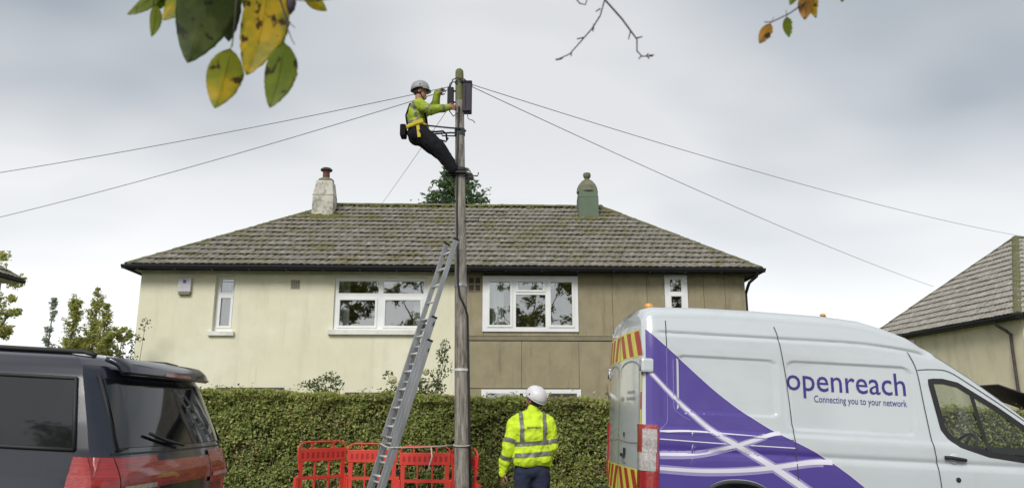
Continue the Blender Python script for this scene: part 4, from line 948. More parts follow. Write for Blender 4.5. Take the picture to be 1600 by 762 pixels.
def climbing_worker():
    B = Vector((-1.40, PY, 5.0))
    root = thing('person', 'worker in hi-vis jacket and dark trousers strapped to the top of the pole', 'person', B)
    rs, re, rw = (.02, -.185, .985), (.20, -.22, .885), (.435, -.10, .975)
    ls, le, lw = (.04, .185, 1.0), (.22, .17, 1.10), (.27, .07, 1.27)
    hipR, kR, aR = (.02, -.10, .60), (.335, -.17, .32), (.53, -.10, .02)
    hipL, kL, aL = (.02, .10, .60), (.36, .17, .33), (.60, .125, .01)
    Mh = Matrix.Translation((.02, 0, 1.27)) @ Matrix.Rotation(R(-90), 4, 'Z') @ Matrix.Rotation(R(-2), 4, 'X')
    body = [('c', (.0, 0, 1.0), .06, tuple(Mh @ Vector((0, -.02, -.06))), .055)] + head_prims(Mh) + [('e', (-.02, 0, .87), (.10, .16, .2)), ('e', (0, 0, .66), (.10, .15, .15)), ('c', rs, .05, re, .04), ('c', re, .04, rw, .028), ('c', ls, .05, le, .04), ('c', le, .04, lw, .028), ('c', (.0, -.15, .97), .06, (.0, .15, .97), .06),
            ('c', hipR, .08, kR, .055), ('c', kR, .052, aR, .04), ('c', hipL, .08, kL, .055), ('c', kL, .052, aL, .04)]
    body += hand_prims(rw, (1, .15, .1), (0, .9, .2), 1, .75) + hand_prims(lw, (.75, -.1, .6), (.4, -.5, -.5), 1, .9)
    blob('body', body, M['skin'], root, .0065, 3)
    jk = [('e', (-.025, 0, .88), (.142, .205, .21)), ('e', (-.015, 0, .75), (.135, .19, .15)), ('c', (-.01, -.165, .98), .085, (-.01, .165, .98), .085), ('c', rs, .085, re, .076), ('c', re, .074, rw, .056), ('c', ls, .085, le, .076), ('c', le, .074, lw, .056), ('c', (.0, 0, 1.03), .078, (.01, 0, 1.10), .075)]
    jo = blob('jacket', jk, M['hivis_dull'], root, .011, 4, .03, .09)
    for v in jo.data.vertices:
        if v.co.z < .66: v.co.z = .65 + (v.co.z - .66) * .15
    L1 = (Vector(re) - Vector(rs)).length
    def fn(p):
        v = -1
        d1, t1 = seg(p, rs, re); d2, t2 = seg(p, re, rw)
        if p.x > .13 and p.y < 0: v = .022 - min(abs(t1 * L1 - .19) if d1 < d2 else 9, abs(t2 - .72) * .26 if d2 <= d1 else 9)
        elif p.x <= .13: v = max(.022 - abs(p.z - .735), .02 - abs(p.x + .03 + (p.z - .9) * .25) if p.z > .73 else -1)
        return v
    strip_from(jo, fn, M['band'], 'reflective_tape', jo)
    tr = [('e', (-.005, 0, .60), (.155, .19, .13)), ('c', hipR, .135, kR, .108), ('c', kR, .108, aR, .09), ('c', hipL, .135, kL, .108), ('c', kL, .108, aL, .09), ('c', (-.03, -.08, .57), .12, (-.03, .08, .57), .12)]
    blob('trousers', tr, M['black_cloth'], root, .012, 4, .025, .09)
    boot((aR[0], aR[1], -.03), (aR[0] + .2, aR[1] + .01, -.03), M['boot'], root); boot((aL[0] + .02, aL[1], -.045), (aL[0] + .22, aL[1], -.045), M['boot'], root)
    helmet(Mh, M['helmet_g'], root); face_bits(Mh, root)
    T = lambda x, y, z: tuple(Mh @ Vector((x, y, z)))
    blob('hair', [('e', T(0, -.03, .0), (.082, .08, .075), Mh.to_3x3().to_4x4())], M['hair'], root, .009, 3)
    # harness: waist belt, leg straps, shoulder straps, pouch
    hb = MB(); V = []
    for k, (dz, s) in enumerate(((-.03, 1.0), (-.03, 1.06), (.03, 1.06), (.03, 1.0))):
        for j in range(28):
            a = 2 * math.pi * j / 28; V.append((-.015 + .168 * s * math.cos(a), .215 * s * math.sin(a), .665 + dz + .02 * math.cos(a)))
    hb.add(V, [(k * 28 + j, k * 28 + (j + 1) % 28, ((k + 1) % 4) * 28 + (j + 1) % 28, ((k + 1) % 4) * 28 + j) for k in range(4) for j in range(28)])
    h = hb.build('harness_belt', M['harness'], root, smooth=True)
    for s in (-1, 1):
        MB().bar((.02, s * .22, .66), (.05, s * .235, .46), .045, .012, (0, 1, 0)).build('leg_strap', M['harness'], h)
        MB().tube([(-.145, s * .09, .67), (-.175, s * .09, .85), (-.12, s * .10, 1.03), (.0, s * .10, 1.075), (.10, s * .10, .95), (.135, s * .09, .70)], .014, 6).build('shoulder_strap', M['black_cloth'], h, smooth=True)
    MB().bar((-.05, -.235, .67), (.10, -.235, .72), .06, .02, (0, 1, 0)).build('harness_pad', M['harness'], h, bevel=.006)
    MB().box(-.25, -.165, -.16, .04, .52, .70).build('tool_pouch', M['black_cloth'], root, bevel=.02)
    # pole strap round the pole
    z = 5.645 - B.z; px, r = pole_x(5.65) - B.x, pole_r(5.65) + .02
    MB().tube([(.12, -.19, .66), (px - .15, -.10, z + .01), (px, -r - .01, z), (px + r, 0, z), (px, r + .01, z), (px - .15, .10, z + .01), (.12, .19, .66)], .013, 6).build('pole_strap', M['dark_steel'], root, smooth=True)
    MB().tube([(.15, -.2, .56), (.28, -.16, .57), (.38, -.11, .60), (.43, -.1, .56), (.44, -.1, .46)], .014, 6).build('lanyard', M['black_cloth'], root, smooth=True)
    MB().tube([(.14, -.2, .50), (.30, -.16, .46), (.43, -.1, .44), (.46, -.09, .50)], .012, 6).build('lanyard', M['black_cloth'], root, smooth=True)
climbing_worker()

# ------------------------------------------------------------------ vehicles
def smooth01(t): t = max(0., min(1., t)); return t * t * (3 - 2 * t)
def inside(poly, x, z):
    c = False; n = len(poly)
    for i in range(n):
        (x0, z0), (x1, z1) = poly[i], poly[i - 1]
        if (z0 > z) != (z1 > z) and x < (x1 - x0) * (z - z0) / (z1 - z0) + x0: c = not c
    return c
def resample(pts, step=.03, closed=False):
    if closed: pts = list(pts) + [pts[0]]
    out_ = []
    for (a, b) in zip(pts[:-1], pts[1:]):
        d = math.hypot(b[0] - a[0], b[1] - a[1]); n = max(1, int(d / step)); out_ += [(a[0] + (b[0] - a[0]) * i / n, a[1] + (b[1] - a[1]) * i / n) for i in range(n)]
    return out_ if closed else out_ + [pts[-1]]
def spline(pts, n=12):
    out_ = []; P = [Vector((*p, 0)) for p in pts]
    for i in range(len(P) - 1):
        p0, p1, p2, p3 = P[max(i - 1, 0)], P[i], P[i + 1], P[min(i + 2, len(P) - 1)]
        for k in range(n):
            t = k / n; q = .5 * ((2 * p1) + (p2 - p0) * t + (2 * p0 - 5 * p1 + 4 * p2 - p3) * t * t + (3 * p1 - p0 - 3 * p2 + p3) * t ** 3); out_.append((q.x, q.y))
    return out_ + [tuple(pts[-1])]
def wheel(root, x, y, z, r, s):
    Mx = Matrix.Translation((x, y, z)) @ Matrix.Rotation(R(90) * -s, 4, 'X')
    w = MB().lathe([(r * .62, -.10), (r * .9, -.10), (r, -.07), (r, .07), (r * .9, .10), (r * .62, .10)], 28, (0, 0, 0), Mx).build('wheel', M['tyre'], root, auto=40)
    MB().lathe([(.02, .075), (r * .2, .085), (r * .25, .06), (r * .55, .07), (r * .64, .098), (r * .64, -.05)], 20, (0, 0, 0), Mx).build('rim', M['rim'], w, auto=40)

def van():
    yaw, pitch = R(3.5), .050
    root = thing('panel_van', 'white high-roof panel van with purple swoosh livery parked at the right', 'van', (1.239, 9.242, ground_z(1.24)), Euler((0, pitch, yaw)))
    ZR = [(0, 2.70), (.05, 2.77), (.15, 2.80), (.7, 2.822), (1.4, 2.825), (2.1, 2.812), (2.5, 2.78), (2.75, 2.715), (3.0, 2.625), (3.3, 2.455), (3.62, 2.26), (4.02, 1.985), (4.32, 1.765), (4.62, 1.53), (4.80, 1.40), (4.95, 1.31), (5.25, 1.20), (5.42, 1.08), (5.52, .92), (5.56, .75)]
    zr = lambda x: float(np.interp(x, [p[0] for p in ZR], [p[1] for p in ZR]))
    ZW = [(.30, .94), (.45, .985), (.7, 1.0), (1.1, 1.003), (1.4, .998), (1.55, .985), (2.0, .960), (2.3, .938), (2.46, .918), (2.6, .88), (2.8, .82)]
    def rrect(x, z, a, b, c, d, r):      # signed distance inside a rounded rectangle (positive inside)
        qx = abs(x - (a + b) / 2) - (b - a) / 2 + r; qz = abs(z - (c + d) / 2) - (d - c) / 2 + r
        return -(math.hypot(max(qx, 0), max(qz, 0)) + min(max(qx, qz), 0) - r)
    def vw(x, z):
        w = float(np.interp(z, [p[0] for p in ZW], [p[1] for p in ZW]))
        if x > 4.2: w -= .16 * ((x - 4.2) / 1.36) ** 2
        if x < .14: w -= .06 * (1 - x / .14) ** 2
        if .12 < x < 3.2:
            zc = 2.462 - .10 * max(0, x - 2.2) ** 2; w -= .022 * math.exp(-((z - zc) / .019) ** 2) * smooth01((x - .12) / .1)
        w -= .019 * smooth01(rrect(x, z, .36, 1.46, 1.62, 2.235, .08) / .022)
        w -= .019 * smooth01(rrect(x, z, 1.56, 2.96, 1.50, 2.24, .10) / .022)
        w += .018 * smooth01((1.47 - z) / .05)
        w -= .016 * math.exp(-((z - 1.235) / .03) ** 2)
        if .16 < x < .36: w -= .006 * smooth01(rrect(x, z, .19, .335, 1.55, 2.3, .04) / .02)
        return w
    side = lambda x, z, off=.004, s=-1: (x, s * (vw(x, z) + off), z)
    ARCH = (1.0, 4.52)
    zarch = lambda x: max([.36 + .59 * max(0, 1 - (abs(x - c) / .5) ** 2.4) ** (1 / 2.4) if abs(x - c) < .5 else 0 for c in ARCH])
    WIN = [(3.16, 2.095), (3.30, 2.10), (3.46, 2.07), (3.87, 1.835), (4.14, 1.655), (4.43, 1.445), (4.47, 1.37), (4.30, 1.315), (4.1, 1.315), (3.72, 1.355), (3.42, 1.44), (3.31, 1.52), (3.25, 1.60)]
    XSv = sorted(set([0, .01, .025, .045, .07, .10, .14] + [round(v, 3) for v in np.arange(.17, 5.4, .028)] + [5.40, 5.43, 5.46, 5.49, 5.52, 5.54, 5.56]))
    nz, nr = 200, 16
    def ring(x):
        top = zr(x); dr = min(.17, (top - .3) * .3); zs = top - dr; out_ = []
        for i in range(nz): z = .30 + (zs - .30) * i / (nz - 1); out_.append((vw(x, z), z))
        ws = out_[-1][0]
        for k in range(1, nr + 1): a = math.pi / 2 * k / nr; out_.append((ws * max(0, math.cos(a)) ** .5, zs + dr * math.sin(a) ** .95))
        return out_
    rings = [ring(x) for x in XSv]; nt_ = nz + nr
    V = []; idx = {}
    for a, x in enumerate(XSv):
        for s in (-1, 1):
            for i, (w, z) in enumerate(rings[a]): idx[(a, s, i)] = len(V); V.append((x, s * w, z))
    body, screen = [], []
    for a in range(len(XSv) - 1):
        xm = (XSv[a] + XSv[a + 1]) / 2
        for s in (-1, 1):
            for i in range(nt_ - 1):
                zm = (rings[a][i][1] + rings[a + 1][i + 1][1]) / 2
                if i < nz - 1 and (zm < zarch(xm) or inside(WIN, xm, zm)): continue
                f = (idx[(a, s, i)], idx[(a + 1, s, i)], idx[(a + 1, s, i + 1)], idx[(a, s, i + 1)])
                (screen if (i >= nz + 2 and 3.25 < xm < 4.76) else body).append(f if s < 0 else f[::-1])
    # rear doors
    def rear_x(y, z, off=0.0):
        w = vw(0, z) + 1e-6; return -.055 * max(0, 1 - (abs(y) / w) ** 2.2) - off
    mb = MB(); mb.add(V, body)
    NC = 26; R0 = rings[0]; rv = []
    for i, (w, z) in enumerate(R0[:-1]):
        for k in range(NC + 1):
            y = -w + 2 * w * k / NC; rv.append((rear_x(y, z) if i < nz else -.055 * max(0, 1 - (abs(y) / (w + 1e-6)) ** 2.2) * (1 - (i - nz) / nr), y, z))
    mb.add(rv, [(i * (NC + 1) + k, (i + 1) * (NC + 1) + k, (i + 1) * (NC + 1) + k + 1, i * (NC + 1) + k + 1) for i in range(len(R0) - 2) for k in range(NC)])
    nose = [idx[(len(XSv) - 1, -1, i)] for i in range(nt_)] + [idx[(len(XSv) - 1, 1, i)] for i in range(nt_ - 2, -1, -1)]; mb.f.append(tuple(nose)); mb.m.append(0)
    bo = mb.build('body', M['white_van'], root, fix=False, auto=50)
    MB().add(V, screen).build('windscreen', M['car_glass'], root, smooth=True, fix=False)
    MB().box(.08, 5.2, -.88, .88, .32, .36).build('floor_pan', M['cab'], root); MB().box(3.02, 3.05, -.86, .86, .36, 2.35).build('bulkhead', M['cab'], root)
    # conforming vinyl and seams
    def strip(path, width, m, name, parent, off=.004, closed=False, s=-1, fn=side):
        P = resample(path, .03, closed); n = len(P); mb = MB(); W = []
        for i, p in enumerate(P):
            a = P[i - 1] if (i or closed) else P[0]; b = P[(i + 1) % n] if (i < n - 1 or closed) else P[-1]
            d = Vector((b[0] - a[0], b[1] - a[1])); d.normalize(); q = Vector((-d.y, d.x)); wd = width(i / max(1, n - 1)) if callable(width) else width
            for k in (-.5, 0, .5): W.append(fn(p[0] + q.x * wd * k, p[1] + q.y * wd * k, off))
        fs = [(i * 3 + k, i * 3 + k + 1, ((i + 1) % n) * 3 + k + 1, ((i + 1) % n) * 3 + k) for i in range(n if closed else n - 1) for k in (0, 1)]
        return mb.add(W, fs).build(name, m, parent, smooth=True)
    ue = spline([(.03, 2.50), (.365, 2.218), (.848, 1.815), (1.326, 1.514), (1.869, 1.262), (2.336, .953), (2.75, .55)], 14)
    fz = lambda x: float(np.interp(x, [p[0] for p in ue], [p[1] for p in ue]))
    xs = list(np.linspace(.035, 2.72, 110)); mb = MB(); W = []; nv = 56
    for x in xs:
        lo = max(.46, zarch(x) + .03); hi = max(fz(x), lo + .001)
        for j in range(nv + 1): W.append(side(x, lo + (hi - lo) * j / nv, .003))
    mb.add(W, [(i * (nv + 1) + j, (i + 1) * (nv + 1) + j, (i + 1) * (nv + 1) + j + 1, i * (nv + 1) + j + 1) for i in range(len(xs) - 1) for j in range(nv)])
    mb.build('purple_livery', M['purple'], root, smooth=True)
    soft = lambda pts, wf: strip(spline(pts), wf, M['stripe_soft'], 'livery_stripe', root, .0052)
    soft([(.06, 2.045), (.367, 1.748), (.708, 1.469), (.98, 1.32), (1.318, 1.143), (1.686, .923), (1.93, .755)], lambda t: .05 + .075 * t)
    soft([(.17, 1.185), (.57, 1.21), (.98, 1.31), (1.30, 1.425)], lambda t: .085 - .02 * t)
    soft([(.17, 1.045), (.64, 1.036), (1.18, 1.078), (1.75, 1.172), (1.90, 1.185)], lambda t: .085)
    strip([(p[0], p[1] + .006) for p in ue if p[1] > .97], .008, M['stripe'], 'livery_stripe', root, .0045)
    strip(spline([(.06, 2.045), (.367, 1.748), (.708, 1.469), (.98, 1.32), (1.318, 1.143), (1.686, .923), (1.95, .74)]), lambda t: .024 + .050 * t, M['stripe'], 'livery_stripe', root, .0076)
    strip(spline([(.17, 1.19), (.57, 1.215), (.98, 1.315), (1.34, 1.44), (1.46, 1.465)]), lambda t: .030 + .012 * t, M['stripe'], 'livery_stripe', root, .0068)
    strip(spline([(.17, 1.05), (.64, 1.046), (1.18, 1.085), (1.75, 1.180), (2.00, 1.195)]), lambda t: .032 + .022 * t, M['stripe'], 'livery_stripe', root, .0071)
    strip(spline([(.17, 1.42), (.5, 1.44), (.95, 1.43), (1.3, 1.42)]), lambda t: .022 * (1 - t) + .004, M['stripe'], 'livery_stripe', root, .0047)
    strip(spline([(.17, 1.345), (.8, 1.33), (1.62, 1.32)]), lambda t: .010, M['stripe'], 'livery_stripe', root, .0047)
    gap = lambda p, nm='panel_gap', w=.010, m=None: strip(spline(p, 8), w, m or M['seam'], nm, bo, .0075)
    gap([(.255, 2.60), (.256, 2.3)]); gap([(.256, 2.3), (.257, 1.9), (.257, 1.56), (.22, 1.48), (.17, 1.44)], w=.008, m=M['seam_purple'])
    gap([(.325, 2.18), (.325, 1.80), (.335, 1.66), (.42, 1.59), (.50, 1.55)], w=.007, m=M['seam_purple'])
    gap([(1.465, 2.73 - .13), (1.50, 2.455), (1.56, 2.0), (1.59, 1.713), (1.615, 1.3), (1.632, .921), (1.64, .5)])
    gap([(2.945, 2.40), (2.96, 2.36), (3.02, 2.196), (3.06, 1.85), (3.10, 1.525), (3.165, .992), (3.18, .5)])
    gap([(3.03, 2.21), (3.2, 2.225), (3.38, 2.21), (3.62, 2.075), (4.1, 1.77), (4.5, 1.49)], w=.008)
    gap([(.16, 1.415), (.6, 1.405), (1.6, 1.40)], w=.006, m=M['purple'])
    # side windows
    for s in (-1, 1):
        fn = lambda x, z, off, s=s: side(x, z, off, s)
        strip(WIN, .062, M['rubber'], 'window_seal', root, .004, True, fn=fn)
        # glass: fan of short quads between the upper and lower outline
        g = MB(); up = WIN[:6] + [WIN[6]]; lo_ = [WIN[0]] + WIN[:5:-1]; W = []
        ux = [p[0] for p in up]; uz = [p[1] for p in up]; lx = [p[0] for p in lo_]; lz = [p[1] for p in lo_]
        xs_ = list(np.linspace(3.165, 4.465, 40)); nn = 10
        for x in xs_:
            a, b = float(np.interp(x, lx, lz)), float(np.interp(x, ux, uz))
            for j in range(nn + 1): W.append(side(x, a + (b - a) * j / nn, -.012, s))
        g.add(W, [(i * (nn + 1) + j, (i + 1) * (nn + 1) + j, (i + 1) * (nn + 1) + j + 1, i * (nn + 1) + j + 1) for i in range(39) for j in range(nn)]); g.build('side_window', M['car_glass'], root, smooth=True)
        strip([(3.60, 2.0), (3.66, 1.7), (3.735, 1.36)], .045, M['rubber'], 'window_bar', root, .002, fn=fn)
        # door mirror, ahead of the frame
        MB().box(4.38, 4.52, s * 1.04, s * 1.26, 1.36, 1.72).build('door_mirror', M['rubber'], root, bevel=.04)
        wheel(root, 1.0, s * .87, .35, .35, s); wheel(root, 4.52, s * .87, .35, .35, s)
        for c in ARCH:
            MB().tube([side(c + .5 * t, max(.31, .36 + .59 * max(0, 1 - abs(t) ** 2.4) ** (1 / 2.4)), -.005, s) for t in np.linspace(-1, 1, 33)], .026, 6).build('wheel_arch', M['bumper'], root, smooth=True)
        MB().lathe([(.08, 0), (.14, .05), (.10, .10)], 16, (0, 0, 0), Matrix.Translation((5.28, s * .72, 1.0)) @ Matrix.Rotation(R(80), 4, 'Y')).build('headlamp', M['lamp_clear'], root, smooth=True)
    # door handle and lock
    h = MB().tube([side(3.215, 1.30, .018), side(3.27, 1.303, .034), side(3.38, 1.29, .034), side(3.445, 1.283, .018)], .019, 8).build('door_handle', M['rubber'], root, smooth=True)
    MB().lathe([(.055, -.004), (.052, .003), (.02, .001)], 16, (0, 0, 0), Matrix.Translation(side(3.33, 1.293, .001)) @ Matrix.Rotation(R(90), 4, 'X')).build('handle_recess', M['white_van'], h, smooth=True)
    MB().lathe([(.026, 0), (.026, .008), (.012, .012)], 14, (0, 0, 0), Matrix.Translation(side(3.355, 1.08, 0)) @ Matrix.Rotation(R(90), 4, 'X')).build('door_lock', M['rubber'], root)
    # lettering
    def letter(s_, x0, x1, zb, hgt, ref, m, bold, name, s=-1, fn=side):
        Vt, Ft = text_mesh(s_, 1.0, bold); mx = min(v[0] for v in Vt); Mx_ = max(v[0] for v in Vt)
        sx = (x1 - x0) / (Mx_ - mx); sy = hgt / ref
        MB().add([fn(x0 + (v[0] - mx) * sx, zb + v[1] * sy, .0055) for v in Vt], Ft).build(name, m, root, fix=False)
    letter('openreach', 1.565, 2.885, 1.925, .172, .50, M['ink'], .003, 'lettering')
    letter('Connecting you to your network', 1.86, 2.885, 1.808, .052, .50, M['ink'], .0, 'lettering')
    # rear doors: seams, chevrons, handle, lettering marks, bumper
    rear = lambda y, z, off=.004: (rear_x(y, z, off), y, z)
    def rpatch(poly, m, name, off=.005, parent=None):
        (y0, z0), (y1, z1), (y2, z2), (y3, z3) = poly; mb = MB(); n = 8
        mb.grid(lambda u, v: rear(*( (y0 * (1 - u) + y1 * u) * (1 - v) + (y3 * (1 - u) + y2 * u) * v, (z0 * (1 - u) + z1 * u) * (1 - v) + (z3 * (1 - u) + z2 * u) * v), off), list(np.linspace(0, 1, n)), list(np.linspace(0, 1, n)))
        mb.build(name, m, parent or root, smooth=True)
    rpatch([(-.86, 2.20), (.86, 2.20), (.80, 2.50), (-.80, 2.50)], M['chev_y'], 'chevron_panel', .003)
    rpatch([(-.93, .72), (.93, .72), (.93, 1.02), (-.93, 1.02)], M['chev_y'], 'chevron_panel', .003)
    for s in (-1, 1):
        for k, y in enumerate((.66, .36, .06)):
            rpatch([(s * (y + .12), 2.215), (s * (y + .27), 2.215), (s * (y + .12), 2.485), (s * (y - .03), 2.485)], M['chev_r'], 'chevron_stripe')
        for k, y in enumerate((.60, .32, .04)):
            rpatch([(s * (y + .15), .735), (s * (y + .29), .735), (s * (y + .12), 1.005), (s * (y - .02), 1.005)], M['chev_r'], 'chevron_stripe')
        for k in range(6):
            z0 = 1.10 + k * .18; rpatch([(s * .885, z0), (s * .925, z0), (s * .920, z0 + .178), (s * .88, z0 + .178)], M['chev_r' if k % 2 else 'chev_y'], 'edge_marking')
        rs = lambda p, w=.012, m=M['seam'], nm='panel_gap': strip(spline(p, 8), w, m, nm, bo, .006, fn=rear)
        rs([(s * .06, 2.0), (s * .12, 2.12), (s * .45, 2.165), (s * .75, 2.13), (s * .83, 2.0), (s * .85, 1.5)], .016, M['ink_grey'])
        rs([(s * .06, 1.30), (s * .45, 1.285), (s * .84, 1.29)], .012, M['ink_grey'])
    strip([(0, .7), (0, 2.55)], .012, M['seam'], 'panel_gap', bo, .007, fn=rear)
    for z, hh in ((2.10, .16), (1.62, .0), (.98, .0)):
        if hh:
            for s in (-1, 1):
                hg = MB().box(-.025, .11, s * .905, s * .985, z - .075, z + .075).build('door_hinge', M['white_van'], root, bevel=.025); MB().lathe([(.022, -.06), (.022, .06)], 10, (-.012, s * .93, z)).build('hinge_pin', M['steel'], hg, smooth=True)
    hd = MB().box(-.085, -.055, -.34, -.20, 1.12, 1.16).build('rear_handle', M['rubber'], root, bevel=.01); MB().box(-.07, -.052, -.36, -.30, 1.16, 1.22).build('handle_lock', M['rubber'], hd, bevel=.006)
    MB().box(-.066, -.05, -.30, -.285, 1.34, 1.39).build('rear_keyhole', M['rubber'], root)
    for i, (y0, y1, z, h_) in enumerate(((-.68, -.40, 1.81, .035), (-.70, -.36, 1.74, .035), (-.24, -.06, 1.735, .05))):      # contact lines, too small to read in the photograph
        n = 9
        for k in range(n):
            a = y0 + (y1 - y0) * k / n; rpatch([(a, z), (a + (y1 - y0) / n * .6, z), (a + (y1 - y0) / n * .6, z + h_ * (1 if k % 3 else .75)), (a, z + h_ * (.8 if k % 2 else 1))], M['ink_grey'], 'contact_marking', .0045)
    rpatch([(-.36, 1.02 + .03), (-.22, 1.05), (-.22, 1.07), (-.36, 1.07)], M['ink_grey'], 'contact_marking', .0045)
    MB().box(-.14, .16, -.99, .99, .42, .70).build('rear_bumper', M['bumper'], root, bevel=.03); MB().box(5.40, 5.62, -.88, .88, .30, .66).build('front_bumper', M['bumper'], root, bevel=.05); MB().box(5.46, 5.56, -.5, .5, .78, 1.0).build('grille', M['rubber'], root, bevel=.02)
    MB().box(.2, 5.3, -.995, -.955, .26, .40).build('sill', M['bumper'], root, bevel=.01); MB().box(.2, 5.3, .955, .995, .26, .40).build('sill', M['bumper'], root, bevel=.01)
    # tail lamps wrap round the rear corners
    for s in (-1, 1):
        def corner(t, z, off):
            w0 = vw(0, z)
            if t < .5: x = .155 * (1 - t / .5); return (x, s * (vw(x, z) + off * min(1, .4 + x * 8)), z) if x > .03 else (x - off * .7, s * (vw(x, z) + off * .8), z)
            y = w0 - .085 * (t - .5) / .5; return (rear_x(y, z, off), s * y, z)
        def lens(z0, z1, t0, t1, m, name, par, off=.022):
            ts = list(np.linspace(t0, t1, 12)); zs = list(np.linspace(z0, z1, 6)); mb = MB()
            mb.grid(lambda u, v: corner(u, v, off), ts, zs); mb.grid(lambda u, v: corner(u, v, -.004), ts, zs)
            k = len(ts) * len(zs); a = len(ts)
            for i in range(a - 1): mb.f += [(i, i + 1, k + i + 1, k + i), (k - a + i, k - a + i + 1, 2 * k - a + i + 1, 2 * k - a + i)]; mb.m += [0, 0]
            for j in range(len(zs) - 1): mb.f += [(j * a, (j + 1) * a, k + (j + 1) * a, k + j * a), (j * a + a - 1, (j + 1) * a + a - 1, k + (j + 1) * a + a - 1, k + j * a + a - 1)]; mb.m += [0, 0]
            return mb.build(name, m, par, auto=40)
        lp = lens(.84, 1.485, .0, 1.0, M['lamp_red'], 'tail_lamp', root)
        lens(1.02, 1.20, .10, .95, M['lamp_clear'], 'reversing_lens', lp, .026); lens(1.202, 1.44, .06, .46, M['lamp_clear'], 'indicator_lens', lp, .026)
    # roof beacons
    b = MB().lathe([(.06, 0), (.06, .02), (.05, .025)], 16, (.22, -.25, zr(.22) - .01)).build('roof_beacon', M['rubber'], root); MB().lathe([(.05, .024), (.052, .05), (.042, .075), (.02, .085)], 16, (.22, -.25, zr(.22) - .01)).build('beacon_lens', M['amber'], b, smooth=True)
    b = MB().lathe([(.045, 0), (.04, .05), (.03, .055)], 12, (2.30, -.3, zr(2.3) - .01)).build('roof_beacon', M['rubber'], root); MB().lathe([(.03, .05), (.036, .07), (.02, .085)], 12, (2.30, -.3, zr(2.3) - .01)).build('beacon_lens', M['amber'], b, smooth=True)
    # cab
    MB().prism([(4.02, .6), (4.9, .6), (4.9, 1.30), (4.45, 1.34), (4.15, 1.33), (4.02, 1.2)], -.86, .86).build('dashboard', M['cab'], root, bevel=.04)
    for y in (-.45, .45):
        st = MB().box(3.12, 3.62, y - .25, y + .25, .85, 1.02).build('seat', M['cab'], root, bevel=.05); MB().box(3.08, 3.22, y - .24, y + .24, 1.0, 1.56).build('seat_back', M['cab'], st, bevel=.05); MB().box(3.09, 3.19, y - .13, y + .13, 1.60, 1.80).build('headrest', M['cab'], st, bevel=.04)
    c = Vector((3.83, -.42, 1.40)); ax = Matrix.Rotation(R(-58), 3, 'Y')
    sw = MB().tube([c + ax @ Vector((.195 * math.cos(a), .195 * math.sin(a), 0)) for a in np.linspace(0, 2 * math.pi, 33)], .017, 8, False).build('steering_wheel', M['rubber'], root, smooth=True)
    mb = MB(); [mb.bar(c, c + ax @ Vector((.19 * math.cos(a), .19 * math.sin(a), 0)), .035, .02) for a in (0, 2.1, 4.2)]; mb.tube([c, c + Vector((.28, 0, -.2))], .03, 8); mb.build('wheel_spokes', M['rubber'], sw)
van()

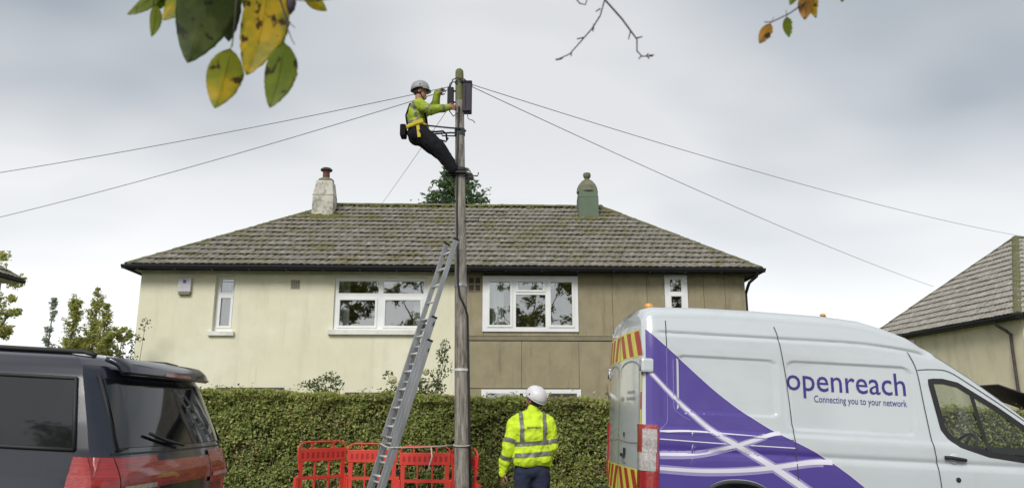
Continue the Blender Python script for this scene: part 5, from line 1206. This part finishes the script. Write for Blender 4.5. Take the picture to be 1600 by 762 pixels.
def car():
    root = thing('passing_car', 'dark navy car with red tail lamps driving out of frame at the left', 'car', (-2.14, 5.25, ground_z(-2.1)), Euler((0, -.050, R(180))))
    Z = [.24, .34, .50, .62, .80, .95, 1.05, 1.10, 1.20, 1.35, 1.50, 1.60, 1.67, 1.715, 1.745, 1.758]
    xr = lambda z: float(np.interp(z, Z, [.10, .02, -.02, .0, .03, .04, .045, .06, .10, .16, .225, .27, .30, .36, .50, .8]))
    xf = lambda z: float(np.interp(z, Z, [4.30, 4.42, 4.48, 4.47, 4.42, 4.28, 3.72, 3.6, 3.42, 3.2, 2.97, 2.8, 2.62, 2.5, 2.3, 2.0]))
    hw = lambda z: float(np.interp(z, Z, [.80, .86, .895, .91, .918, .912, .895, .882, .858, .815, .768, .735, .70, .655, .54, .38]))
    def yS(x, z, off=0):
        w = hw(z); a = x - xr(z); b = xf(z) - x; r = .16
        for d in (a, b):
            if d < r: w -= r * .9 * (1 - math.sqrt(max(0, 1 - ((r - max(d, 0)) / r) ** 2)))
        return w + off
    def xR(y, z, off=0):
        w = hw(z); t = min(1, abs(y) / w); return xr(z) + .05 * t ** 2 + (.11 * max(0, (t - .84) / .16) ** 2.2) - off
    mb = MB(); nS, nR = 90, 24; lv = sorted(set(list(np.linspace(.24, 1.758, 54)) + Z)); loops = []
    for z in lv:
        lp = []; w = hw(z)
        a0, a1 = xr(z) + .16, xf(z) - .16
        ys = [w * t for t in np.linspace(-1, 1, nR + 1)]
        lp += [(xR(y, z), y, z) for y in ys]
        lp += [(a0 + (a1 - a0) * t, w, z) for t in np.linspace(0, 1, nS)]
        lp += [(xf(z) - .03 * abs(t) - .13 * max(0, (abs(t) - .8) / .2) ** 2, w * t, z) for t in np.linspace(1, -1, nR + 1)]
        lp += [(a1 + (a0 - a1) * t, -w, z) for t in np.linspace(0, 1, nS)]
        loops.append(lp)
    n = len(loops[0]); V = [p for l in loops for p in l]
    def arch(x, z): return any(abs(x - c) < .40 and z < .34 + .40 * max(0, 1 - (abs(x - c) / .40) ** 2.3) ** (1 / 2.3) for c in (.86, 3.55))
    Fc = []
    for i in range(len(loops) - 1):
        for j in range(n):
            a = loops[i][j]; b = loops[i + 1][(j + 1) % n]; xm, zm = (a[0] + b[0]) / 2, (a[2] + b[2]) / 2
            if abs(a[1]) > .6 and arch(xm, zm): continue
            Fc.append((i * n + j, i * n + (j + 1) % n, (i + 1) * n + (j + 1) % n, (i + 1) * n + j))
    Fc.append(tuple((len(loops) - 1) * n + j for j in range(n)))
    mb.add(V, Fc).build('body', M['car_paint'], root, fix=False, auto=35)
    MB().box(.2, 4.2, -.78, .78, .24, .30).build('floor_pan', M['cab'], root)
    def rearp(y0, y1, z0, z1, m, name, off=.006, par=None, ny=24, nz_=8, solid=0, t=0.0):
        mb = MB(); mb.grid(lambda u, v: (xR(u * (1 - t * (v - z0) / (z1 - z0)), v, off), u * (1 - t * (v - z0) / (z1 - z0)), v), list(np.linspace(y0, y1, ny)), list(np.linspace(z0, z1, nz_)))
        return mb.build(name, m, par or root, smooth=True, solid=solid)
    gl = rearp(-.76, .76, 1.215, 1.60, M['tint_glass'], 'rear_window', .006, t=.10)
    MB().tube([(xR(y, z, .012), y, z) for y, z in [(-.77, 1.205), (.77, 1.205), (.695, 1.61), (-.695, 1.61), (-.77, 1.205)]], .011, 6).build('window_seal', M['rubber'], gl, smooth=True)
    MB().tube([(xR(.0, 1.21, .03), .05, 1.21), (xR(.3, 1.25, .03), .30, 1.25), (xR(.4, 1.29, .03), .46, 1.29)], .010, 6).build('wiper', M['rubber'], gl, smooth=True)
    rearp(-.64, .64, 1.625, 1.70, M['car_paint'], 'spoiler', .07, ny=20, solid=.03); rearp(-.2, .2, 1.64, 1.66, M['lamp_red'], 'high_brake_lamp', .105)
    for s in (-1, 1):
        mb = MB()
        lv_ = list(np.linspace(.95, 1.165, 8))
        mb.grid(lambda u, v: (xR(s * u, v, .012), s * u, v), list(np.linspace(.40, .80, 14)), lv_); mb.grid(lambda u, v: (xR(s * u, v, .014), s * (u + .014), v), list(np.linspace(.80, hw(1.0) - .005, 8)), lv_)
        mb.grid(lambda u, v: (u, s * (yS(u, v) + .012), v), list(np.linspace(xR(.9, 1.0) - .01, .33, 8)), lv_)
        lp = mb.build('tail_lamp', M['lamp_red'], root, smooth=True)
        MB().grid(lambda u, v: (xR(s * u, v, .017), s * u, v), list(np.linspace(.44, .78, 12)), [.985, 1.0, 1.012]).build('lamp_strip', M['lamp_clear'], lp, smooth=True)
        # side windows, one part each
        for (a0, a1, b0, b1) in ((.34, .98, .46, 1.02), (1.06, 1.98, 1.08, 1.98), (2.06, 3.30, 2.06, 2.82)):
            mb = MB(); mb.grid(lambda u, v: ((a0 + (a1 - a0) * u) * (1 - v) + (b0 + (b1 - b0) * u) * v, s * (hw(1.20 + .39 * v) + .005), 1.20 + .39 * v), list(np.linspace(0, 1, 10)), list(np.linspace(0, 1, 8)))
            sw_ = mb.build('side_window', M['tint_glass'], root, smooth=True)
            pt_ = lambda u, v: ((a0 + (a1 - a0) * u) * (1 - v) + (b0 + (b1 - b0) * u) * v, s * (hw(1.20 + .39 * v) + .008), 1.20 + .39 * v)
            MB().tube([pt_(*q) for q in ((0, 0), (.5, 0), (1, 0), (1, .5), (1, 1), (.5, 1), (0, 1), (0, .5), (0, 0))], .011, 6).build('window_seal', M['rubber'], sw_, smooth=True)
        MB().tube([(.46, s * .58, 1.735), (.54, s * .56, 1.752), (1.3, s * .55, 1.757), (2.2, s * .55, 1.752), (2.35, s * .55, 1.74)], .014, 8).build('roof_rail', M['rubber'], root, smooth=True)
        for x in (1.02, 2.02): MB().grid(lambda u, v: (x, s * (hw(v) + .003 + u), v), [0, .001], list(np.linspace(.4, 1.1, 12))).build('door_gap', M['rubber'], root)
        for x in (1.15, 2.15): MB().tube([(x, s * (hw(.98) + .01), .98), (x + .05, s * (hw(.98) + .03), .985), (x + .16, s * (hw(.98) + .03), .985), (x + .2, s * (hw(.98) + .01), .98)], .012, 6).build('door_handle', M['car_paint'], root, smooth=True)
        wheel(root, .86, s * .80, .34, .34, s); wheel(root, 3.55, s * .80, .34, .34, s)
        MB().box(3.1, 3.26, s * .92, s * 1.08, 1.10, 1.24).build('door_mirror', M['car_paint'], root, bevel=.03)
    rearp(-.40, .40, .985, 1.13, M['lamp_red'], 'light_bar', .010); rearp(-.26, .26, .70, .81, M['chev_y'], 'number_plate', .008)
    rearp(-.86, .86, .40, .60, M['bumper'], 'rear_bumper', .03, solid=.02); rearp(-.8, .8, 1.178, 1.188, M['rubber'], 'tailgate_gap', .004)
car()

# ------------------------------------------------------------------ leafy twigs hanging in front of the lens (part of the street tree overhead)
def big_leafmat(name, a, b, spot, seed, lo=.45, hi=.62):
    m = leafmat(name, [a, b], .6, .45); t = m.node_tree; bs = t.nodes['Principled BSDF']; tr = [n for n in t.nodes if n.type == 'BSDF_TRANSLUCENT'][0]
    tc_ = t.nodes.new('ShaderNodeTexCoord'); mp_ = t.nodes.new('ShaderNodeMapping'); mp_.inputs['Location'].default_value = (seed, seed * 2, 0); t.links.new(tc_.outputs['Object'], mp_.inputs[0])
    n1 = t.nodes.new('ShaderNodeTexNoise'); n1.inputs['Scale'].default_value = 22; n1.inputs['Detail'].default_value = 4; t.links.new(mp_.outputs[0], n1.inputs[0])
    r1 = t.nodes.new('ShaderNodeMapRange'); r1.inputs[1].default_value = lo; r1.inputs[2].default_value = hi; t.links.new(n1.outputs[0], r1.inputs[0])
    x1 = t.nodes.new('ShaderNodeMix'); x1.data_type = 'RGBA'; x1.inputs[6].default_value = (*a, 1); x1.inputs[7].default_value = (*b, 1); t.links.new(r1.outputs[0], x1.inputs[0])
    n2 = t.nodes.new('ShaderNodeTexNoise'); n2.inputs['Scale'].default_value = 48; n2.inputs['Detail'].default_value = 3; t.links.new(mp_.outputs[0], n2.inputs[0])
    r2 = t.nodes.new('ShaderNodeMapRange'); r2.inputs[1].default_value = .60; r2.inputs[2].default_value = .67; t.links.new(n2.outputs[0], r2.inputs[0])
    x2 = t.nodes.new('ShaderNodeMix'); x2.data_type = 'RGBA'; x2.inputs[7].default_value = (*spot, 1); t.links.new(x1.outputs[2], x2.inputs[6]); t.links.new(r2.outputs[0], x2.inputs[0])
    t.links.new(x2.outputs[2], bs.inputs['Base Color']); t.links.new(x2.outputs[2], tr.inputs[0]); return m
M['leaf_green'] = big_leafmat('green_leaf', (.26, .34, .045), (.34, .39, .055), (.09, .09, .025), 1.3)
M['leaf_dark'] = big_leafmat('dark_green_leaf', (.11, .16, .04), (.20, .25, .08), (.06, .065, .025), 2.2)
M['leaf_yellow'] = big_leafmat('yellow_leaf', (.75, .56, .035), (.36, .38, .04), (.13, .065, .02), 3.1)
M['leaf_turning'] = big_leafmat('turning_leaf', (.42, .45, .05), (.74, .58, .05), (.14, .10, .025), 4.4, .52, .68)
M['leaf_brown'] = big_leafmat('brown_leaf', (.62, .36, .05), (.32, .16, .04), (.11, .055, .025), 5.3)
M['bud'] = mat('dark_bud', (.05, .032, .045), .7)
def big_leaf(root, base, tip, w, m, name='leaf', bend=.1, yaw=0.0, ragged=0.0):
    b, t = Vector(base), Vector(tip); d = t - b; L = d.length; d.normalize(); view = Vector((0, 1, .22)).normalized()
    s = d.cross(view).normalized(); s = (Matrix.Rotation(yaw, 3, d) @ s); nn = s.cross(d)
    rows, cols = 22, 10; V = []; rs = random.Random(int(abs(base[0]) * 1e4))
    for i in range(rows + 1):
        u = i / rows; prof = (math.sin(math.pi * u ** .82) ** .72) * (1 - .18 * u) if 0 < u < 1 else 0
        prof = max(prof, .02); serr = 1 + .02 * (i % 2) ; rg = 1 - ragged * rs.random()
        for j in range(-cols // 2, cols // 2 + 1):
            v = j / (cols / 2); ww = w / 2 * prof * v * (serr if abs(v) == 1 else 1) * (rg if v > 0 else 1)
            z = bend * L * math.sin(u * 2.6) + .16 * abs(ww) + .012 * w * math.cos(u * 55 + abs(v) * 3) * abs(v)
            V.append(b + d * (u * L + (.03 * L * abs(v) * (1 - u))) + s * ww + nn * z)
    c = cols + 1
    o = MB().add(V, [(i * c + j, i * c + j + 1, (i + 1) * c + j + 1, (i + 1) * c + j) for i in range(rows) for j in range(cols)]).build(name, m, root, smooth=True, fix=False, solid=.0004)
    MB().tube([b - d * .012, b + d * L * .5 + nn * (bend * L * math.sin(1.3) - .001), t + nn * bend * L * math.sin(2.6)], [.0007, .0005, .0002], 5).build('midrib', m, o, smooth=True)
CT, ST = math.cos(math.atan2(269, 1200)), math.sin(math.atan2(269, 1200))
def branch(label, org, leaves, twigs, cat='branch', name='leafy_branch', buds=()):
    root = thing(name, label, cat, org); O = Vector(org); rel = lambda p: Vector(p) - O
    for p0, p1, w, mm, bend, yaw, rag in leaves: big_leaf(root, rel(p0), rel(p1), w, M[mm], 'leaf', bend, yaw, rag)
    for pts, r0, r1 in twigs: MB().tube([rel(p) for p in pts], list(np.linspace(r0, r1, len(pts))), 6).build('twig', M['twig'], root, smooth=True)
    for p0, p1, r in buds: MB().tube([rel(p0), rel(p0).lerp(rel(p1), .3), rel(p0).lerp(rel(p1), .7), rel(p1)], [r * .4, r, r * .8, r * .15], 6).build('bud', M['bud'], root, smooth=True)
branch('overhanging branch at top left with large green and yellow autumn leaves', (-0.396, 1.15, 2.242) , [((-0.454, 1.21, 2.293), (-0.44, 1.22, 2.153), 0.0867, 'leaf_green', 0.08, 0.2, 0.05), ((-0.482, 1.15, 2.272), (-0.531, 1.16, 2.068), 0.1073, 'leaf_dark', 0.14, -0.35, 0.05), ((-0.525, 1.2, 2.274), (-0.492, 1.21, 2.13), 0.07, 'leaf_dark', 0.12, 0.3, 0.05), ((-0.412, 1.17, 2.23), (-0.445, 1.18, 2.055), 0.1014, 'leaf_yellow', 0.1, 0.25, 0.06), ((-0.45, 1.13, 2.075), (-0.472, 1.14, 1.977), 0.0621, 'leaf_turning', 0.09, -0.15, 0.08), ((-0.362, 1.12, 2.081), (-0.383, 1.13, 1.974), 0.0616, 'leaf_green', 0.09, 0.2, 0.05), ((-0.62, 1.21, 2.198), (-0.627, 1.22, 2.142), 0.0292, 'leaf_green', 0.1, 0.3, 0.05), ((-0.609, 1.21, 2.24), (-0.675, 1.22, 2.186), 0.0383, 'leaf_green', 0.1, 0.35, 0.05), ((-0.553, 1.19, 2.255), (-0.601, 1.2, 2.164), 0.0654, 'leaf_turning', 0.1, 0.25, 0.05), ((-0.609, 1.22, 2.268), (-0.634, 1.23, 2.197), 0.0508, 'leaf_green', 0.1, 0.2, 0.05), ((-0.402, 1.2, 2.274), (-0.411, 1.21, 2.169), 0.05, 'leaf_green', 0.1, -0.3, 0.05), ((-0.357, 1.19, 2.204), (-0.319, 1.2, 2.179), 0.0258, 'leaf_turning', 0.1, 0.25, 0.05)] ,
       [([(-0.393, 1.14, 2.235), (-0.382, 1.14, 2.171), (-0.369, 1.14, 2.136), (-0.364, 1.14, 2.113), (-0.371, 1.14, 2.089)], 0.0022, 0.001), ([(-0.369, 1.14, 2.136), (-0.359, 1.14, 2.121), (-0.352, 1.14, 2.114)], 0.001, 0.0005), ([(-0.364, 1.14, 2.113), (-0.356, 1.14, 2.094), (-0.351, 1.14, 2.085)], 0.001, 0.0006), ([(-0.287, 1.17, 2.185), (-0.344, 1.17, 2.18), (-0.371, 1.17, 2.183), (-0.391, 1.17, 2.188)], 0.0008, 0.0011), ([(-0.456, 1.15, 2.218), (-0.455, 1.15, 2.124), (-0.456, 1.15, 2.086)], 0.0016, 0.001), ([(-0.676, 1.21, 2.28), (-0.626, 1.21, 2.236), (-0.622, 1.21, 2.196)], 0.0014, 0.0008), ([(-0.403, 1.17, 2.254), (-0.502, 1.17, 2.269), (-0.654, 1.17, 2.257)], 0.002, 0.002), ([(-0.393, 1.14, 2.235), (-0.4, 0.75, 2.6), (-0.5, -1.5, 3.6), (-0.9, -6, 4.6), (-2.2, -15, 5.5)], 0.0022, 0.03)] , buds= [((-0.364, 1.15, 2.178), (-0.365, 1.15, 2.144), 0.0085)] )
branch('bare forked twig hanging into the top centre of the sky', (0.202, 1.5, 2.436) , [] ,
       [([(0.202, 1.5, 2.436), (0.2, 1.5, 2.375), (0.189, 1.5, 2.337), (0.171, 1.5, 2.307), (0.143, 1.5, 2.273), (0.122, 1.5, 2.248), (0.097, 1.5, 2.236)], 0.0019, 0.0012), ([(0.2, 1.5, 2.375), (0.236, 1.5, 2.329), (0.253, 1.5, 2.302), (0.266, 1.5, 2.282), (0.265, 1.5, 2.255), (0.275, 1.5, 2.243), (0.298, 1.5, 2.243)], 0.0022, 0.0012), ([(0.135, 1.5, 2.381), (0.146, 1.5, 2.366), (0.158, 1.5, 2.363), (0.163, 1.5, 2.381)], 0.0014, 0.0014), ([(0.19, 1.5, 2.354), (0.18, 1.5, 2.347)], 0.0016, 0.0012), ([(0.175, 1.5, 2.317), (0.173, 1.5, 2.302)], 0.0016, 0.0012), ([(0.153, 1.5, 2.286), (0.138, 1.5, 2.283)], 0.0016, 0.0012), ([(0.126, 1.5, 2.252), (0.125, 1.5, 2.243)], 0.0016, 0.0012), ([(0.253, 1.5, 2.302), (0.248, 1.5, 2.282)], 0.0016, 0.0012), ([(0.266, 1.5, 2.285), (0.278, 1.5, 2.288)], 0.0016, 0.0012), ([(0.275, 1.5, 2.245), (0.268, 1.5, 2.237)], 0.0016, 0.0012), ([(0.287, 1.5, 2.243), (0.29, 1.5, 2.237)], 0.0016, 0.0012), ([(0.29, 1.5, 2.245), (0.301, 1.5, 2.246)], 0.0016, 0.0012), ([(0.285, 1.5, 2.245), (0.289, 1.5, 2.249)], 0.0016, 0.0012), ([(0.103, 1.5, 2.237), (0.092, 1.5, 2.236)], 0.0016, 0.0012), ([(0.202, 1.5, 2.436), (0.25, 1.1, 2.9), (0.6, -1, 4.0), (2, -8, 5.2), (3.5, -15.5, 5.8)], 0.0022, 0.03)] , name='bare_branch', buds= [((0.108, 1.5, 2.239), (0.092, 1.5, 2.234), 0.0022), ((0.175, 1.5, 2.314), (0.172, 1.5, 2.299), 0.002), ((0.29, 1.5, 2.243), (0.3, 1.5, 2.246), 0.002)] )
branch('small twig at top right with brown and green leaves', (0.666, 1.35, 2.37) , [((0.498, 1.35, 2.238), (0.477, 1.36, 2.201), 0.027, 'leaf_brown', 0.1, 0.4, 0.25), ((0.53, 1.35, 2.252), (0.535, 1.36, 2.213), 0.0214, 'leaf_green', 0.08, 0.5, 0.35), ((0.571, 1.34, 2.303), (0.565, 1.35, 2.246), 0.0335, 'leaf_brown', 0.1, 0.3, 0.2), ((0.588, 1.35, 2.312), (0.593, 1.36, 2.255), 0.0293, 'leaf_yellow', 0.1, -0.3, 0.25), ((0.554, 1.35, 2.307), (0.542, 1.36, 2.282), 0.0169, 'leaf_green', 0.1, 0.3, 0.1), ((0.645, 1.35, 2.307), (0.645, 1.36, 2.288), 0.0158, 'leaf_green', 0.1, 0.2, 0.1)] ,
       [([(0.666, 1.35, 2.37), (0.611, 1.35, 2.315), (0.565, 1.35, 2.279), (0.534, 1.35, 2.257), (0.5, 1.35, 2.24), (0.486, 1.35, 2.24)], 0.0018, 0.0009), ([(0.666, 1.35, 2.37), (0.75, 0.9, 2.6), (1.0, -1, 3.6), (1.8, -7, 5.0), (3.5, -15.4, 6.2)], 0.002, 0.03)] )
